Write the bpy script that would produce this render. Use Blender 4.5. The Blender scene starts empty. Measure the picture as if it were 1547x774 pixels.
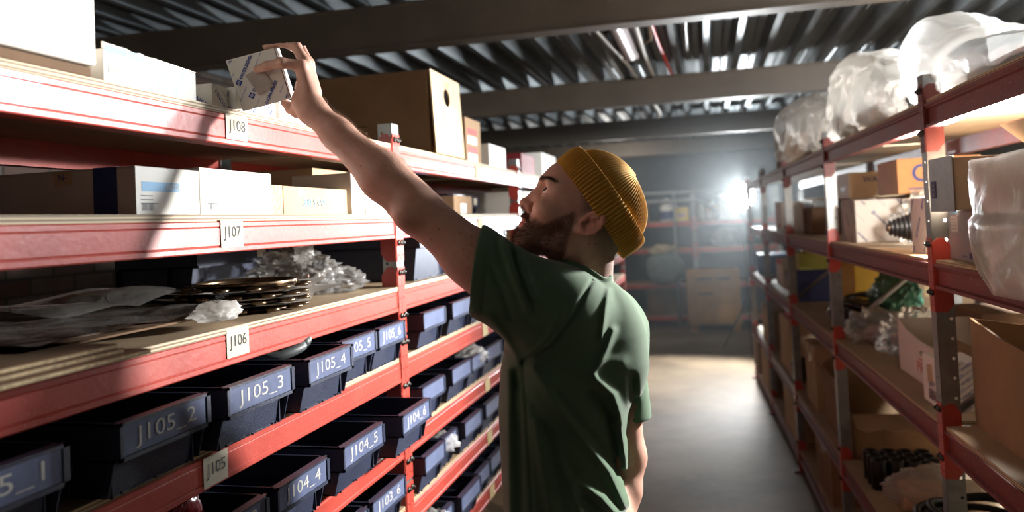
import bpy, bmesh, math, random
import numpy as np
from mathutils import Vector, Matrix, noise, Euler
R = math.radians
PI = math.pi
sc = bpy.context.scene
col = sc.collection
random.seed(7)

# ------------------------------------------------------------------ camera
FPX, YAW, PITCH, ROLL, CAMZ = 1200.0, R(13.74), R(1.72), R(-2.61), 1.6
CW, CH, CPX, CPY = 1547.0, 774.0, 773.5, 300.0
fw = Vector((-math.sin(YAW) * math.cos(PITCH), math.cos(YAW) * math.cos(PITCH), math.sin(PITCH)))
r0 = Vector((math.cos(YAW), math.sin(YAW), 0)); u0 = r0.cross(fw)
cr = math.cos(ROLL) * r0 + math.sin(ROLL) * u0
cu = -math.sin(ROLL) * r0 + math.cos(ROLL) * u0
cam = bpy.data.cameras.new('camera'); camo = bpy.data.objects.new('camera', cam); col.objects.link(camo)
m = Matrix((cr, cu, -fw)).transposed().to_4x4(); m.translation = Vector((0, 0, CAMZ)); camo.matrix_world = m
cam.sensor_width = 36; cam.sensor_fit = 'HORIZONTAL'; cam.lens = FPX / CW * 36
cam.shift_y = -(CH / 2 - CPY) / CW
cam.clip_start = .05; cam.clip_end = 100
cam.dof.use_dof = True; cam.dof.focus_distance = 1.48; cam.dof.aperture_fstop = 3.0
sc.camera = camo

def at(x, y, d):                       # a point of the place from its bearing and its distance along the lens axis
    return Vector((0, 0, CAMZ)) + (fw + cr * ((x - CPX) / FPX) - cu * ((y - CPY) / FPX)) * d

# ------------------------------------------------------------------ materials
def lin(c):
    return tuple((v / 12.92 if v <= .04045 else ((v + .055) / 1.055) ** 2.4) for v in [q / 255 for q in c])
MATS = {}
def mat(name, c, rough=.5, metal=0, var=.12, vscale=9, bump=0, bscale=60, spec=.5, alpha=1, trans=0, sss=0, coat=0, emis=None, dust=0, c2=None, thin=None):
    if name in MATS: return MATS[name]
    M = bpy.data.materials.new(name); M.use_nodes = True
    nt = M.node_tree; N = nt.nodes; L = nt.links; b = N['Principled BSDF']
    c = lin(c)
    b.inputs['Roughness'].default_value = rough; b.inputs['Metallic'].default_value = metal
    b.inputs['Specular IOR Level'].default_value = spec
    b.inputs['Coat Weight'].default_value = coat
    tc = N.new('ShaderNodeTexCoord')
    if var or c2:
        n = N.new('ShaderNodeTexNoise'); n.inputs['Scale'].default_value = vscale; n.inputs['Detail'].default_value = 6; n.inputs['Roughness'].default_value = .62
        L.new(tc.outputs['Object'], n.inputs['Vector'])
        rp = N.new('ShaderNodeValToRGB'); rp.color_ramp.elements[0].position = .3; rp.color_ramp.elements[1].position = .7
        d = lin(c2) if c2 else tuple(v * (1 - var * 1.6) for v in c)
        e = c if c2 else tuple(min(1, v * (1 + var)) for v in c)
        rp.color_ramp.elements[0].color = d + (1,); rp.color_ramp.elements[1].color = e + (1,)
        L.new(n.outputs['Fac'], rp.inputs['Fac'])
        out = rp.outputs['Color']
        if dust:
            n2 = N.new('ShaderNodeTexNoise'); n2.inputs['Scale'].default_value = 160; n2.inputs['Detail'].default_value = 3
            L.new(tc.outputs['Object'], n2.inputs['Vector'])
            r2 = N.new('ShaderNodeValToRGB'); r2.color_ramp.elements[0].position = .6; r2.color_ramp.elements[1].position = .74
            r2.color_ramp.elements[1].color = (dust, dust, dust, 1)
            L.new(n2.outputs['Fac'], r2.inputs['Fac'])
            mx = N.new('ShaderNodeMix'); mx.data_type = 'RGBA'; mx.inputs['B'].default_value = (.5, .47, .43, 1)
            L.new(r2.outputs['Color'], mx.inputs['Factor']); L.new(out, mx.inputs['A']); out = mx.outputs['Result']
        L.new(out, b.inputs['Base Color'])
        mr = N.new('ShaderNodeMapRange'); mr.inputs['To Min'].default_value = max(0, rough - .08); mr.inputs['To Max'].default_value = min(1, rough + .1)
        L.new(n.outputs['Fac'], mr.inputs['Value']); L.new(mr.outputs['Result'], b.inputs['Roughness'])
    else:
        b.inputs['Base Color'].default_value = c + (1,)
    if bump:
        n = N.new('ShaderNodeTexNoise'); n.inputs['Scale'].default_value = bscale; n.inputs['Detail'].default_value = 5
        L.new(tc.outputs['Object'], n.inputs['Vector'])
        bp = N.new('ShaderNodeBump'); bp.inputs['Strength'].default_value = bump; bp.inputs['Distance'].default_value = .004
        L.new(n.outputs['Fac'], bp.inputs['Height']); L.new(bp.outputs['Normal'], b.inputs['Normal'])
    if sss:
        b.inputs['Subsurface Weight'].default_value = sss; b.inputs['Subsurface Radius'].default_value = (.012, .005, .003); b.inputs['Subsurface Scale'].default_value = 1
    if trans: b.inputs['Transmission Weight'].default_value = trans
    if alpha < 1: b.inputs['Alpha'].default_value = alpha
    if emis:
        b.inputs['Emission Color'].default_value = lin(emis[0]) + (1,); b.inputs['Emission Strength'].default_value = emis[1]
    MATS[name] = M
    return M

def film(name, c, a=.35, rough=.25, sc_=14, tl=.5, spec=1):
    """thin plastic film: part see-through, part white translucent, with shiny wrinkles"""
    M = bpy.data.materials.new(name); M.use_nodes = True
    nt = M.node_tree; N = nt.nodes; L = nt.links; N.clear()
    o = N.new('ShaderNodeOutputMaterial'); tc = N.new('ShaderNodeTexCoord')
    n = N.new('ShaderNodeTexNoise'); n.inputs['Scale'].default_value = sc_; n.inputs['Detail'].default_value = 5; n.inputs['Distortion'].default_value = .6
    L.new(tc.outputs['Object'], n.inputs['Vector'])
    bp = N.new('ShaderNodeBump'); bp.inputs['Strength'].default_value = .45; bp.inputs['Distance'].default_value = .010
    L.new(n.outputs['Fac'], bp.inputs['Height'])
    tr = N.new('ShaderNodeBsdfTransparent'); tr.inputs['Color'].default_value = (.93, .93, .93, 1)
    df = N.new('ShaderNodeBsdfDiffuse'); df.inputs['Color'].default_value = lin(c) + (1,)
    tl_ = N.new('ShaderNodeBsdfTranslucent'); tl_.inputs['Color'].default_value = lin(c) + (1,)
    gl = N.new('ShaderNodeBsdfGlossy'); gl.inputs['Roughness'].default_value = rough; gl.inputs['Color'].default_value = (1, 1, 1, 1)
    for x in (df, tl_, gl): L.new(bp.outputs['Normal'], x.inputs['Normal'])
    m1 = N.new('ShaderNodeMixShader'); m1.inputs['Fac'].default_value = tl; L.new(df.outputs[0], m1.inputs[1]); L.new(tl_.outputs[0], m1.inputs[2])
    m2 = N.new('ShaderNodeMixShader'); m2.inputs['Fac'].default_value = a; L.new(tr.outputs[0], m2.inputs[1]); L.new(m1.outputs[0], m2.inputs[2])
    fr = N.new('ShaderNodeFresnel'); fr.inputs['IOR'].default_value = 1.25; L.new(bp.outputs['Normal'], fr.inputs['Normal'])
    sp = N.new('ShaderNodeMath'); sp.operation = 'MULTIPLY'; sp.inputs[1].default_value = spec; L.new(fr.outputs[0], sp.inputs[0])
    m3 = N.new('ShaderNodeMixShader'); L.new(sp.outputs[0], m3.inputs['Fac']); L.new(m2.outputs[0], m3.inputs[1]); L.new(gl.outputs[0], m3.inputs[2])
    L.new(m3.outputs[0], o.inputs['Surface'])
    MATS[name] = M
    return M

def plywood(name, edge_a, edge_b, top, step=.0028):
    M = bpy.data.materials.new(name); M.use_nodes = True
    nt = M.node_tree; N = nt.nodes; L = nt.links; b = N['Principled BSDF']; b.inputs['Roughness'].default_value = .65
    tc = N.new('ShaderNodeTexCoord'); ge = N.new('ShaderNodeNewGeometry')
    sp = N.new('ShaderNodeSeparateXYZ'); L.new(tc.outputs['Object'], sp.inputs[0])
    mt = N.new('ShaderNodeMath'); mt.operation = 'DIVIDE'; mt.inputs[1].default_value = step; L.new(sp.outputs['Z'], mt.inputs[0])
    fr = N.new('ShaderNodeMath'); fr.operation = 'PINGPONG'; fr.inputs[1].default_value = 1; L.new(mt.outputs[0], fr.inputs[0])
    rp = N.new('ShaderNodeValToRGB'); rp.color_ramp.elements[0].position = .35; rp.color_ramp.elements[1].position = .65
    rp.color_ramp.elements[0].color = lin(edge_a) + (1,); rp.color_ramp.elements[1].color = lin(edge_b) + (1,)
    L.new(fr.outputs[0], rp.inputs['Fac'])
    n = N.new('ShaderNodeTexNoise'); n.inputs['Scale'].default_value = 5; n.inputs['Detail'].default_value = 7; L.new(tc.outputs['Object'], n.inputs['Vector'])
    r2 = N.new('ShaderNodeValToRGB'); r2.color_ramp.elements[0].position = .3; r2.color_ramp.elements[1].position = .7
    r2.color_ramp.elements[0].color = tuple(v * .75 for v in lin(top)) + (1,); r2.color_ramp.elements[1].color = lin(top) + (1,)
    L.new(n.outputs['Fac'], r2.inputs['Fac'])
    sn = N.new('ShaderNodeSeparateXYZ'); L.new(ge.outputs['True Normal'], sn.inputs[0])
    ab = N.new('ShaderNodeMath'); ab.operation = 'ABSOLUTE'; L.new(sn.outputs['Z'], ab.inputs[0])
    gt = N.new('ShaderNodeMath'); gt.operation = 'GREATER_THAN'; gt.inputs[1].default_value = .6; L.new(ab.outputs[0], gt.inputs[0])
    mx = N.new('ShaderNodeMix'); mx.data_type = 'RGBA'; L.new(gt.outputs[0], mx.inputs['Factor']); L.new(rp.outputs['Color'], mx.inputs['A']); L.new(r2.outputs['Color'], mx.inputs['B'])
    L.new(mx.outputs['Result'], b.inputs['Base Color'])
    MATS[name] = M
    return M

# ------------------------------------------------------------------ mesh building
TXT = {}
def text_geo(s, spacing=1.0, shear=0.0):
    k = (s, spacing, shear)
    if k in TXT: return TXT[k]
    cv = bpy.data.curves.new('lettering', 'FONT'); cv.body = s; cv.size = 1; cv.align_x = 'CENTER'; cv.align_y = 'CENTER'
    cv.space_character = spacing; cv.shear = shear; cv.resolution_u = 3
    o = bpy.data.objects.new('lettering', cv); col.objects.link(o)
    dg = bpy.context.evaluated_depsgraph_get(); me = o.evaluated_get(dg).to_mesh()
    vs = [v.co.copy() for v in me.vertices]; fs = [tuple(p.vertices) for p in me.polygons]
    o.evaluated_get(dg).to_mesh_clear(); bpy.data.objects.remove(o); bpy.data.curves.remove(cv)
    if vs:
        xs = [v.x for v in vs]; ys = [v.y for v in vs]; cx = (min(xs) + max(xs)) / 2; cy = (min(ys) + max(ys)) / 2
        for v in vs: v.x -= cx; v.y -= cy
        w, h = max(xs) - min(xs), max(ys) - min(ys)
    else: w = h = 1
    TXT[k] = (vs, fs, w, h)
    return TXT[k]

class MB:
    def __init__(s): s.v = []; s.f = []; s.mi = []; s.mats = []; s.sm = []
    def m(s, M):
        if M not in s.mats: s.mats.append(M)
        return s.mats.index(M)
    def add(s, vs, fs, M, T=None, smooth=False):
        b = len(s.v); i = s.m(M)
        s.v += [tuple(T @ Vector(v)) if T is not None else tuple(v) for v in vs]
        for f in fs: s.f.append(tuple(b + q for q in f)); s.mi.append(i); s.sm.append(smooth)
        return s
    def box(s, lo, hi, M, T=None, bev=0):
        (a, b, c), (d, e, f) = lo, hi
        if bev <= 0:
            vs = [(a, b, c), (d, b, c), (d, e, c), (a, e, c), (a, b, f), (d, b, f), (d, e, f), (a, e, f)]
            fs = [(0, 3, 2, 1), (4, 5, 6, 7), (0, 1, 5, 4), (1, 2, 6, 5), (2, 3, 7, 6), (3, 0, 4, 7)]
            return s.add(vs, fs, M, T)
        bm = bmesh.new(); bmesh.ops.create_cube(bm, size=1)
        for v in bm.verts: v.co = Vector(((a + d) / 2 + v.co.x * (d - a), (b + e) / 2 + v.co.y * (e - b), (c + f) / 2 + v.co.z * (f - c)))
        bmesh.ops.bevel(bm, geom=bm.edges[:], offset=min(bev, abs(d - a) * .45, abs(e - b) * .45, abs(f - c) * .45), segments=2, affect='EDGES', profile=.5)
        s.bm(bm, M, T); return s
    def bm(s, bm, M, T=None, smooth=False):
        bm.verts.index_update()
        s.add([v.co.copy() for v in bm.verts], [tuple(v.index for v in f.verts) for f in bm.faces], M, T, smooth); bm.free()
        return s
    def prism(s, poly, axis, a, b, M, T=None):
        """polygon in the two other axes, extruded along axis from a to b"""
        n = len(poly); vs = []
        for t in (a, b):
            for (p, q) in poly:
                vs.append({'x': (t, p, q), 'y': (p, t, q), 'z': (p, q, t)}[axis])
        fs = [tuple(range(n - 1, -1, -1)), tuple(range(n, 2 * n))] + [(i, (i + 1) % n, n + (i + 1) % n, n + i) for i in range(n)]
        return s.add(vs, fs, M, T)
    def tube(s, pts, r, M, n=8, caps=True, T=None):
        pts = [Vector(p) for p in pts]; vs = []; fs = []
        rs = r if isinstance(r, (list, tuple)) else [r] * len(pts)
        prev = None
        for i, p in enumerate(pts):
            t = (pts[min(i + 1, len(pts) - 1)] - pts[max(i - 1, 0)])
            if t.length < 1e-9: t = Vector((0, 0, 1))
            t.normalize()
            if prev is None:
                a = Vector((0, 0, 1)) if abs(t.z) < .9 else Vector((1, 0, 0)); x = t.cross(a).normalized()
            else: x = (prev - t * prev.dot(t)).normalized()
            prev = x; y = t.cross(x)
            for k in range(n):
                A = 2 * PI * k / n; vs.append(p + (x * math.cos(A) + y * math.sin(A)) * rs[i])
        for i in range(len(pts) - 1):
            for k in range(n): fs.append((i * n + k, i * n + (k + 1) % n, (i + 1) * n + (k + 1) % n, (i + 1) * n + k))
        if caps: fs += [tuple(range(n - 1, -1, -1)), tuple((len(pts) - 1) * n + k for k in range(n))]
        return s.add(vs, fs, M, T, True)
    def lathe(s, prof, M, n=24, T=None, close=False):
        vs = []; fs = []
        for (r, z) in prof:
            for k in range(n): A = 2 * PI * k / n; vs.append((r * math.cos(A), r * math.sin(A), z))
        q = len(prof)
        for i in range(q if close else q - 1):
            j = (i + 1) % q
            for k in range(n): fs.append((i * n + k, i * n + (k + 1) % n, j * n + (k + 1) % n, j * n + k))
        if not close:
            if prof[0][0] > 1e-6: fs.append(tuple(range(n - 1, -1, -1)))
            if prof[-1][0] > 1e-6: fs.append(tuple((q - 1) * n + k for k in range(n)))
        return s.add(vs, fs, M, T, True)
    def text(s, t, o, xd, yd, h, M, spacing=1.0, shear=0.0, width=None, off=.0006, bold=0, clip=None):
        vs, fs, w, hh = text_geo(t, spacing, shear)
        xd = Vector(xd).normalized(); yd = Vector(yd).normalized(); n = xd.cross(yd).normalized(); o = Vector(o)
        sx = (width / w) if width else h / hh
        sy = h / hh
        if clip:                                  # keep only the letters' faces that lie on the panel
            c0, cx_, cy_, cw, ch_ = clip; P = [o + xd * v.x * sx + yd * v.y * sy for v in vs]
            ok = [abs((p - c0).dot(cx_)) < cw and abs((p - c0).dot(cy_)) < ch_ for p in P]
            fs = [f for f in fs if all(ok[i] for i in f)]
            if not fs: return s
        s.add([o + xd * v.x * sx + yd * v.y * sy + n * off for v in vs], fs, M)
        if bold:
            for q, (dx, dy) in enumerate(((bold, 0), (0, bold), (bold, bold))):
                s.add([o + xd * (v.x * sx + dx) + yd * (v.y * sy + dy) + n * (off + .00025 * (q + 1)) for v in vs], fs, M)
        return s
    def quad(s, o, xd, yd, w, h, M, off=.0004):
        xd = Vector(xd).normalized() * w / 2; yd = Vector(yd).normalized() * h / 2; n = xd.cross(yd).normalized() * off; o = Vector(o) + n
        return s.add([o - xd - yd, o + xd - yd, o + xd + yd, o - xd + yd], [(0, 1, 2, 3)], M)
    def build(s, name, parent=None, loc=None, rot=None, bevel=0, tag=None):
        me = bpy.data.meshes.new(name); me.from_pydata(s.v, [], s.f)
        for M in s.mats: me.materials.append(M)
        me.polygons.foreach_set('material_index', s.mi); me.polygons.foreach_set('use_smooth', s.sm); me.update()
        o = bpy.data.objects.new(name, me); col.objects.link(o)
        if parent: o.parent = parent
        if loc is not None: o.location = loc
        if rot is not None: o.rotation_euler = rot
        if bevel:
            b = o.modifiers.new('bevel', 'BEVEL'); b.width = bevel; b.segments = 2; b.limit_method = 'ANGLE'; b.angle_limit = R(50)
        return o

def tag(o, label, cat, group=None, kind=None):
    if label: o['label'] = label
    if cat: o['category'] = cat
    if group: o['group'] = group
    if kind: o['kind'] = kind
    return o
def thing(name, label, cat, loc=(0, 0, 0), rz=0, group=None, rot=None):
    o = bpy.data.objects.new(name, None); o.empty_display_size = .05; col.objects.link(o)
    o.location = loc; o.rotation_euler = rot if rot else (0, 0, rz)
    return tag(o, label, cat, group)
def struct(o): o['kind'] = 'structure'; return o
RRZ = R(1.92)                                   # the right-hand rack stands a touch askew to the aisle
def RW(x, a, z): return Vector((x * math.cos(RRZ) - a * math.sin(RRZ), x * math.sin(RRZ) + a * math.cos(RRZ), z))

# ------------------------------------------------------------------ palette
RED = mat('red_rack_paint', (182, 68, 55), .4, var=.16, vscale=5, bump=.12, bscale=90, coat=.06, dust=.12)
REDD = mat('shaded_dusty_red_paint', (118, 50, 46), .5, var=.2, vscale=6, bump=.1, bscale=90, dust=.3)  # same paint as RED, dustier, with the right rack's shade darkened into it
GALV = mat('galvanised_steel', (150, 150, 148), .42, .75, var=.18, vscale=14, bump=.06)
BOLT = mat('dark_bolt_steel', (70, 68, 64), .4, .9, var=.1)
HOLE = mat('punched_hole_black', (8, 8, 8), .9, var=0)
PLY = plywood('shelf_plywood', (122, 98, 72), (206, 186, 152), (168, 144, 114))
CARD = mat('brown_cardboard', (150, 122, 94), .85, var=.1, vscale=7, bump=.08, bscale=40, spec=.2)
CARDL = mat('light_cardboard', (192, 166, 134), .85, var=.08, vscale=7, bump=.08, bscale=40, spec=.2)
CARDD = mat('dark_cardboard', (114, 90, 70), .85, var=.12, vscale=7, bump=.08, bscale=40, spec=.2)
FLUTE = mat('corrugated_cut_edge', (216, 192, 154), .9, var=.3, vscale=120, bump=.3, bscale=300, spec=.1)
WHITEB = mat('white_board', (226, 222, 214), .6, var=.03, vscale=5, bump=.04, spec=.35)
GREYB = mat('grey_white_board', (196, 188, 178), .65, var=.05, vscale=6, spec=.3)
TAPE = mat('clear_packing_tape', (188, 156, 116), .18, var=.05, spec=.6)
PAPER = mat('label_paper', (196, 188, 168), .7, var=.04, vscale=20)
PAPERT = mat('yellowed_label_paper', (214, 196, 150), .7, var=.06, vscale=20)
INK = mat('black_ink', (44, 42, 42), .7, var=0)
INKG = mat('grey_print', (120, 122, 126), .7, var=0)
BLUE = mat('blue_print', (38, 72, 158), .6, var=0)
BLUED = mat('navy_print', (36, 48, 104), .6, var=0)
BLUEL = mat('pale_blue_print', (130, 176, 214), .6, var=0)
REDP = mat('red_print', (196, 46, 44), .6, var=0)
NAVY = mat('navy_bin_plastic', (46, 52, 72), .38, var=.14, vscale=18, bump=.22, bscale=420, spec=.5)
NAVYP = mat('navy_bin_label_insert', (98, 108, 138), .32, var=.12, vscale=26, spec=.55)
CHALK = mat('white_marker', (188, 187, 182), .8, var=.12, vscale=220)
BLACKP = mat('black_plastic', (18, 18, 20), .3, var=.1, spec=.5)
RUBBER = mat('black_rubber', (16, 16, 17), .42, var=.1, spec=.5)
STEEL = mat('bare_steel', (150, 140, 126), .22, 1, var=.2, vscale=30)
FILMW = film('milky_plastic_film', (242, 240, 236), .70, .38, tl=.72, spec=.55)
FILMH = film('thin_clear_bag_film', (232, 226, 218), .34, .3, tl=.6, spec=.7)
FILMC = film('clear_plastic_film', (224, 222, 218), .22, .12, 20)
FILMG = film('grey_plastic_film', (206, 198, 188), .62, .38, tl=.65, spec=.5)
# ------------------------------------------------------------------ left rack
XL, XLB = -.824, -1.392                          # aisle face and back face
LZ = [1.817, 1.625, 1.427, 1.236, 1.032, .84, .64, .24]     # top of each beam
BT = .012                                        # board thickness
POSTS = [.53, 2.02, 3.49, 4.96, 6.43, 7.9]; PWD = .052; BH = .055

def perforated(mb, w, z0, z1, pitch, r, M, T, ofs=.5):
    n = max(1, int((z1 - z0) / pitch)); p = (z1 - z0) / n
    for i in range(n):
        a, b = z0 + i * p, z0 + (i + 1) * p; cz = (a + b) / 2; cx = w * ofs
        out = [(0, a), (cx, a), (w, a), (w, cz), (w, b), (cx, b), (0, b), (0, cz)]
        inn = []
        for (x, z) in out:
            dx, dz = x - cx, z - cz; l = math.hypot(dx, dz); inn.append((cx + dx / l * r, cz + dz / l * r))
        vs = [(x, 0, z) for x, z in out] + [(x, 0, z) for x, z in inn] + [(x, .0018, z) for x, z in out] + [(x, .0018, z) for x, z in inn]
        fs = []
        for k in range(8):
            q = (k + 1) % 8
            fs += [(k, q, 8 + q, 8 + k), (16 + q, 16 + k, 24 + k, 24 + q), (8 + k, 8 + q, 24 + q, 24 + k)]
        mb.add(vs, fs, M, T)
    mb.box((0, 0, z0), (.0006, .0018, z1), M, T); mb.box((w - .0006, 0, z0), (w, .0018, z1), M, T)

def beam_profile(x, zt, s, open_c=False):        # s = +1 when the shelf lies at smaller x (left rack)
    zb = zt - BH
    if not open_c:
        P = [(0, zt - .002), (.002, zt), (.034, zt), (.034, zb), (.001, zb), (-.001, zb + .002), (-.001, zb + .009), (.0012, zb + .011), (0, zb + .013), (0, zt - .012), (.001, zt - .0105), (0, zt - .009)]
    else:
        h = .064; zb = zt - h
        P = [(0, zt), (.03, zt), (.03, zb), (0, zb), (0, zb + .008), (.010, zb + .011), (.010, zt - .017), (.004, zt - .013), (.004, zt - .010), (0, zt - .007)]
    return [(x - s * a, b) for a, b in P]

def bracket(ya, yb, side, x, zt, s, M, bh, plate_y, inner, up=.066):
    """red end plate of a beam: strip on the aisle face and a chamfered cheek beside the post, with bolts"""
    mb = MB(); dn = .062
    zt2, zb2 = zt + up, zt - bh - dn
    mb.box((x, ya, zb2), (x + s * .0022, yb, zt2), M)
    yc = plate_y
    pol = [(0, zt2 - .012), (-.012 * s, zt2), (-.028 * s, zt2), (-.044 * s, zt2 - .022), (-.044 * s, zb2 + .022), (-.028 * s, zb2), (0, zb2)]
    mb.prism([(x + a, b) for a, b in pol], 'y', yc, yc + inner * .0022, M)
    ym = (ya + yb) / 2
    T = Matrix.Translation((x + s * .0022, ym, 0)) @ Matrix.Rotation(s * PI / 2, 4, 'Y')
    for z in (zt + up - .016, zt - bh - .012):
        Tz = Matrix.Translation((x + s * .0022, ym, z)) @ Matrix.Rotation(s * PI / 2, 4, 'Y')
        mb.lathe([(.0085, 0), (.0085, .003), (.006, .0055), (.001, .006)], BOLT, 8, Tz)
        mb.lathe([(.004, .006), (.004, .009), (0, .0092)], BOLT, 6, Tz)
    for z in (zt + .012, zt - .02, zt - bh - .045):
        Tz = Matrix.Translation((x + s * .0024, ym, z)) @ Matrix.Rotation(s * PI / 2, 4, 'Y')
        mb.lathe([(.0028, 0), (0, .0002)], HOLE, 6, Tz)
    return mb

lrack = thing('storage_rack', 'long red bolted shelving rack on the left with plywood shelves and numbered bins', 'shelving rack', (-1.1, 3.0, 0))
def LP(mb, name, parent=None, **k):
    o = mb.build(name, parent or lrack, **k)
    if parent is None: o.location = (1.1, -3.0, 0)
    return o
for i, y in enumerate(POSTS):
    top = 1.885 if i < 4 else 1.87
    for xf, s in ((XL, 1), (XLB, -1)):
        mb = MB()
        for (a, b, k) in ((y, y + .0255, 0), (y + .0265, y + .052, 1)):
            mb.box((xf - s * .002, a, 0), (xf, b, top), GALV)
            T = Matrix(((-s, 0, 0, xf), (0, 1, 0, (a if k == 0 else b - .0018)), (0, 0, 1, 0), (0, 0, 0, 1)))
            if s > 0: perforated(mb, .04, 0, top, .05, .0042, GALV, T, .7)
            else: mb.box((xf, (a if k == 0 else b - .002), 0), (xf - s * .04, (a + .002 if k == 0 else b), top), GALV)
        mb.box((xf - s * .055, y - .01, 0), (xf + s * .01, y + .062, .004), GALV)
        LP(mb, 'upright')
LABELTXT = {(0, 0): 'J108', (0, 1): 'J107', (0, 2): 'J106', (0, 3): 'J105', (0, 4): 'J104'}
LABELY = {(0, 0): (1.282, .012), (0, 1): (1.256, .012), (0, 2): (1.262, .022), (0, 3): (1.185, .004), (0, 4): (.95, 0)}
for b in range(5):
    y0, y1 = POSTS[b] + PWD, POSTS[b + 1]
    for li, zt in enumerate(LZ):
        mb = MB(); mb.prism(beam_profile(XL, zt, 1), 'y', y0, y1, RED)
        be = LP(mb, 'beam')
        for (ya, yb, py, inn) in ((y0 - .0255, y0 - .001, y0, 1), (y1 + .001, y1 + .0255, y1, -1)):
            LP(bracket(ya, yb, 0, XL, zt, 1, RED, BH, py, inn, .066 if li else .040), 'beam_bracket', be)
        # sticker on the beam
        lab = MB(); zc = zt - .028
        if (b, li) in LABELTXT:
            yc, dz = LABELY[(b, li)]
            if li == 4: yc = 1.02
            h = .05 if li else .046
            lab.box((XL + .0014, yc - .034, zc - h / 2 + dz * .5), (XL + .0019, yc + .034, zc + h / 2 + dz * .5), PAPER)
            lab.text(LABELTXT[(b, li)], (XL + .0019, yc, zc + dz * .5), (0, 1, 0), (0, 0, 1), .026, INK, width=.052)
            o = LP(lab, 'shelf_label', be); o['label'] = 'cream sticker reading ' + LABELTXT[(b, li)]
        elif b in (1, 2) and li < 7:
            yc = y0 + .78
            lab.box((XL + .0014, yc - .034, zc - .024), (XL + .0019, yc + .034, zc + .024), PAPERT)
            o = LP(lab, 'shelf_label', be); o['label'] = 'yellowed blank sticker'
        mb = MB(); mb.prism(beam_profile(XLB, zt, -1), 'y', y0, y1, RED); LP(mb, 'beam')
        mb = MB(); mb.box((XLB + .002, y0 + .002, zt), (XL - .003 + (.004 if li == 2 and b == 0 else 0), y1 - .002, zt + BT), PLY)
        LP(mb, 'shelf_board')
# flat diagonal brace on the back of the frames
for y in (2.046, 3.516):
    mb = MB(); mb.tube([(XL - .05, y, .75), (XLB + .03, y, 1.25)], .012, GALV, 4); LP(mb, 'diagonal_brace')
    mb = MB(); mb.tube([(XL - .05, y, 1.25), (XLB + .03, y, 1.75)], .012, GALV, 4); LP(mb, 'diagonal_brace')

# ------------------------------------------------------------------ right rack (local axes: x across, y along)
XR, XRB = .638, 1.16
RZL = [1.86, 1.443, 1.015, .49, .13]
RPOSTS = [.78, 2.245, 3.71, 5.12, 6.55, 7.95]
rrack = thing('storage_rack', 'dusty red shelving rack on the right with grey perforated posts', 'shelving rack', RW(.9, 3, 0), RRZ)
def RP(mb, name, parent=None, **k):
    o = mb.build(name, parent or rrack, **k)
    if parent is None: o.location = (-.9, -3.0, 0)
    return o
for i, y in enumerate(RPOSTS):
    for xf, s in ((XR, -1), (XRB, 1)):
        mb = MB(); top = 1.937
        T = Matrix(((0, 0, 0, 0), (0, 0, 0, 0), (0, 0, 1, 0), (0, 0, 0, 1)))
        T = Matrix(((-s, 0, 0, xf), (0, 1, 0, y), (0, 0, 1, 0), (0, 0, 0, 1)))
        perforated(mb, .045, 0, top, .05 if i < 3 else .1, .0045, GALV, T, .78)
        T2 = Matrix(((0, -s, 0, xf), (1, 0, 0, y), (0, 0, 1, 0), (0, 0, 0, 1)))
        perforated(mb, .042, 0, top, .05 if i < 3 else .1, .0035, GALV, T2, .4)
        mb.box((xf - .03, y - .015, 0), (xf + .03, y + .05, .012), REDD)
        RP(mb, 'upright')
    mb = MB()
    mb.tube([(XR + .04, y + .03, 1.05), (XRB - .04, y + .03, 1.42)], .011, GALV, 4); RP(mb, 'diagonal_brace')
    mb = MB(); mb.tube([(XR + .04, y + .03, .98), (XRB - .04, y + .03, .58)], .011, GALV, 4); RP(mb, 'diagonal_brace')
for b in range(5):
    y0, y1 = RPOSTS[b] + .042, RPOSTS[b + 1]
    for li, zt in enumerate(RZL):
        mb = MB(); mb.prism(beam_profile(XR, zt, -1, True), 'y', y0, y1, REDD)
        be = RP(mb, 'beam')
        for (ya, yb, py, inn) in ((y0 - .02, y0 - .002, y0, 1), (y1, y1 + .02, y1, -1)):
            RP(bracket(ya, yb, 0, XR, zt, -1, RED if li else REDD, .064, py, inn, .066 if li else .052), 'beam_bracket', be)
        mb = MB(); mb.prism(beam_profile(XRB, zt, 1, True), 'y', y0, y1, REDD); RP(mb, 'beam')
        mb = MB(); mb.box((XR + .006, y0 + .002, zt + .0002), (XRB - .006, y1 - .002, zt + .010), PLY); RP(mb, 'shelf_board')
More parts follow.
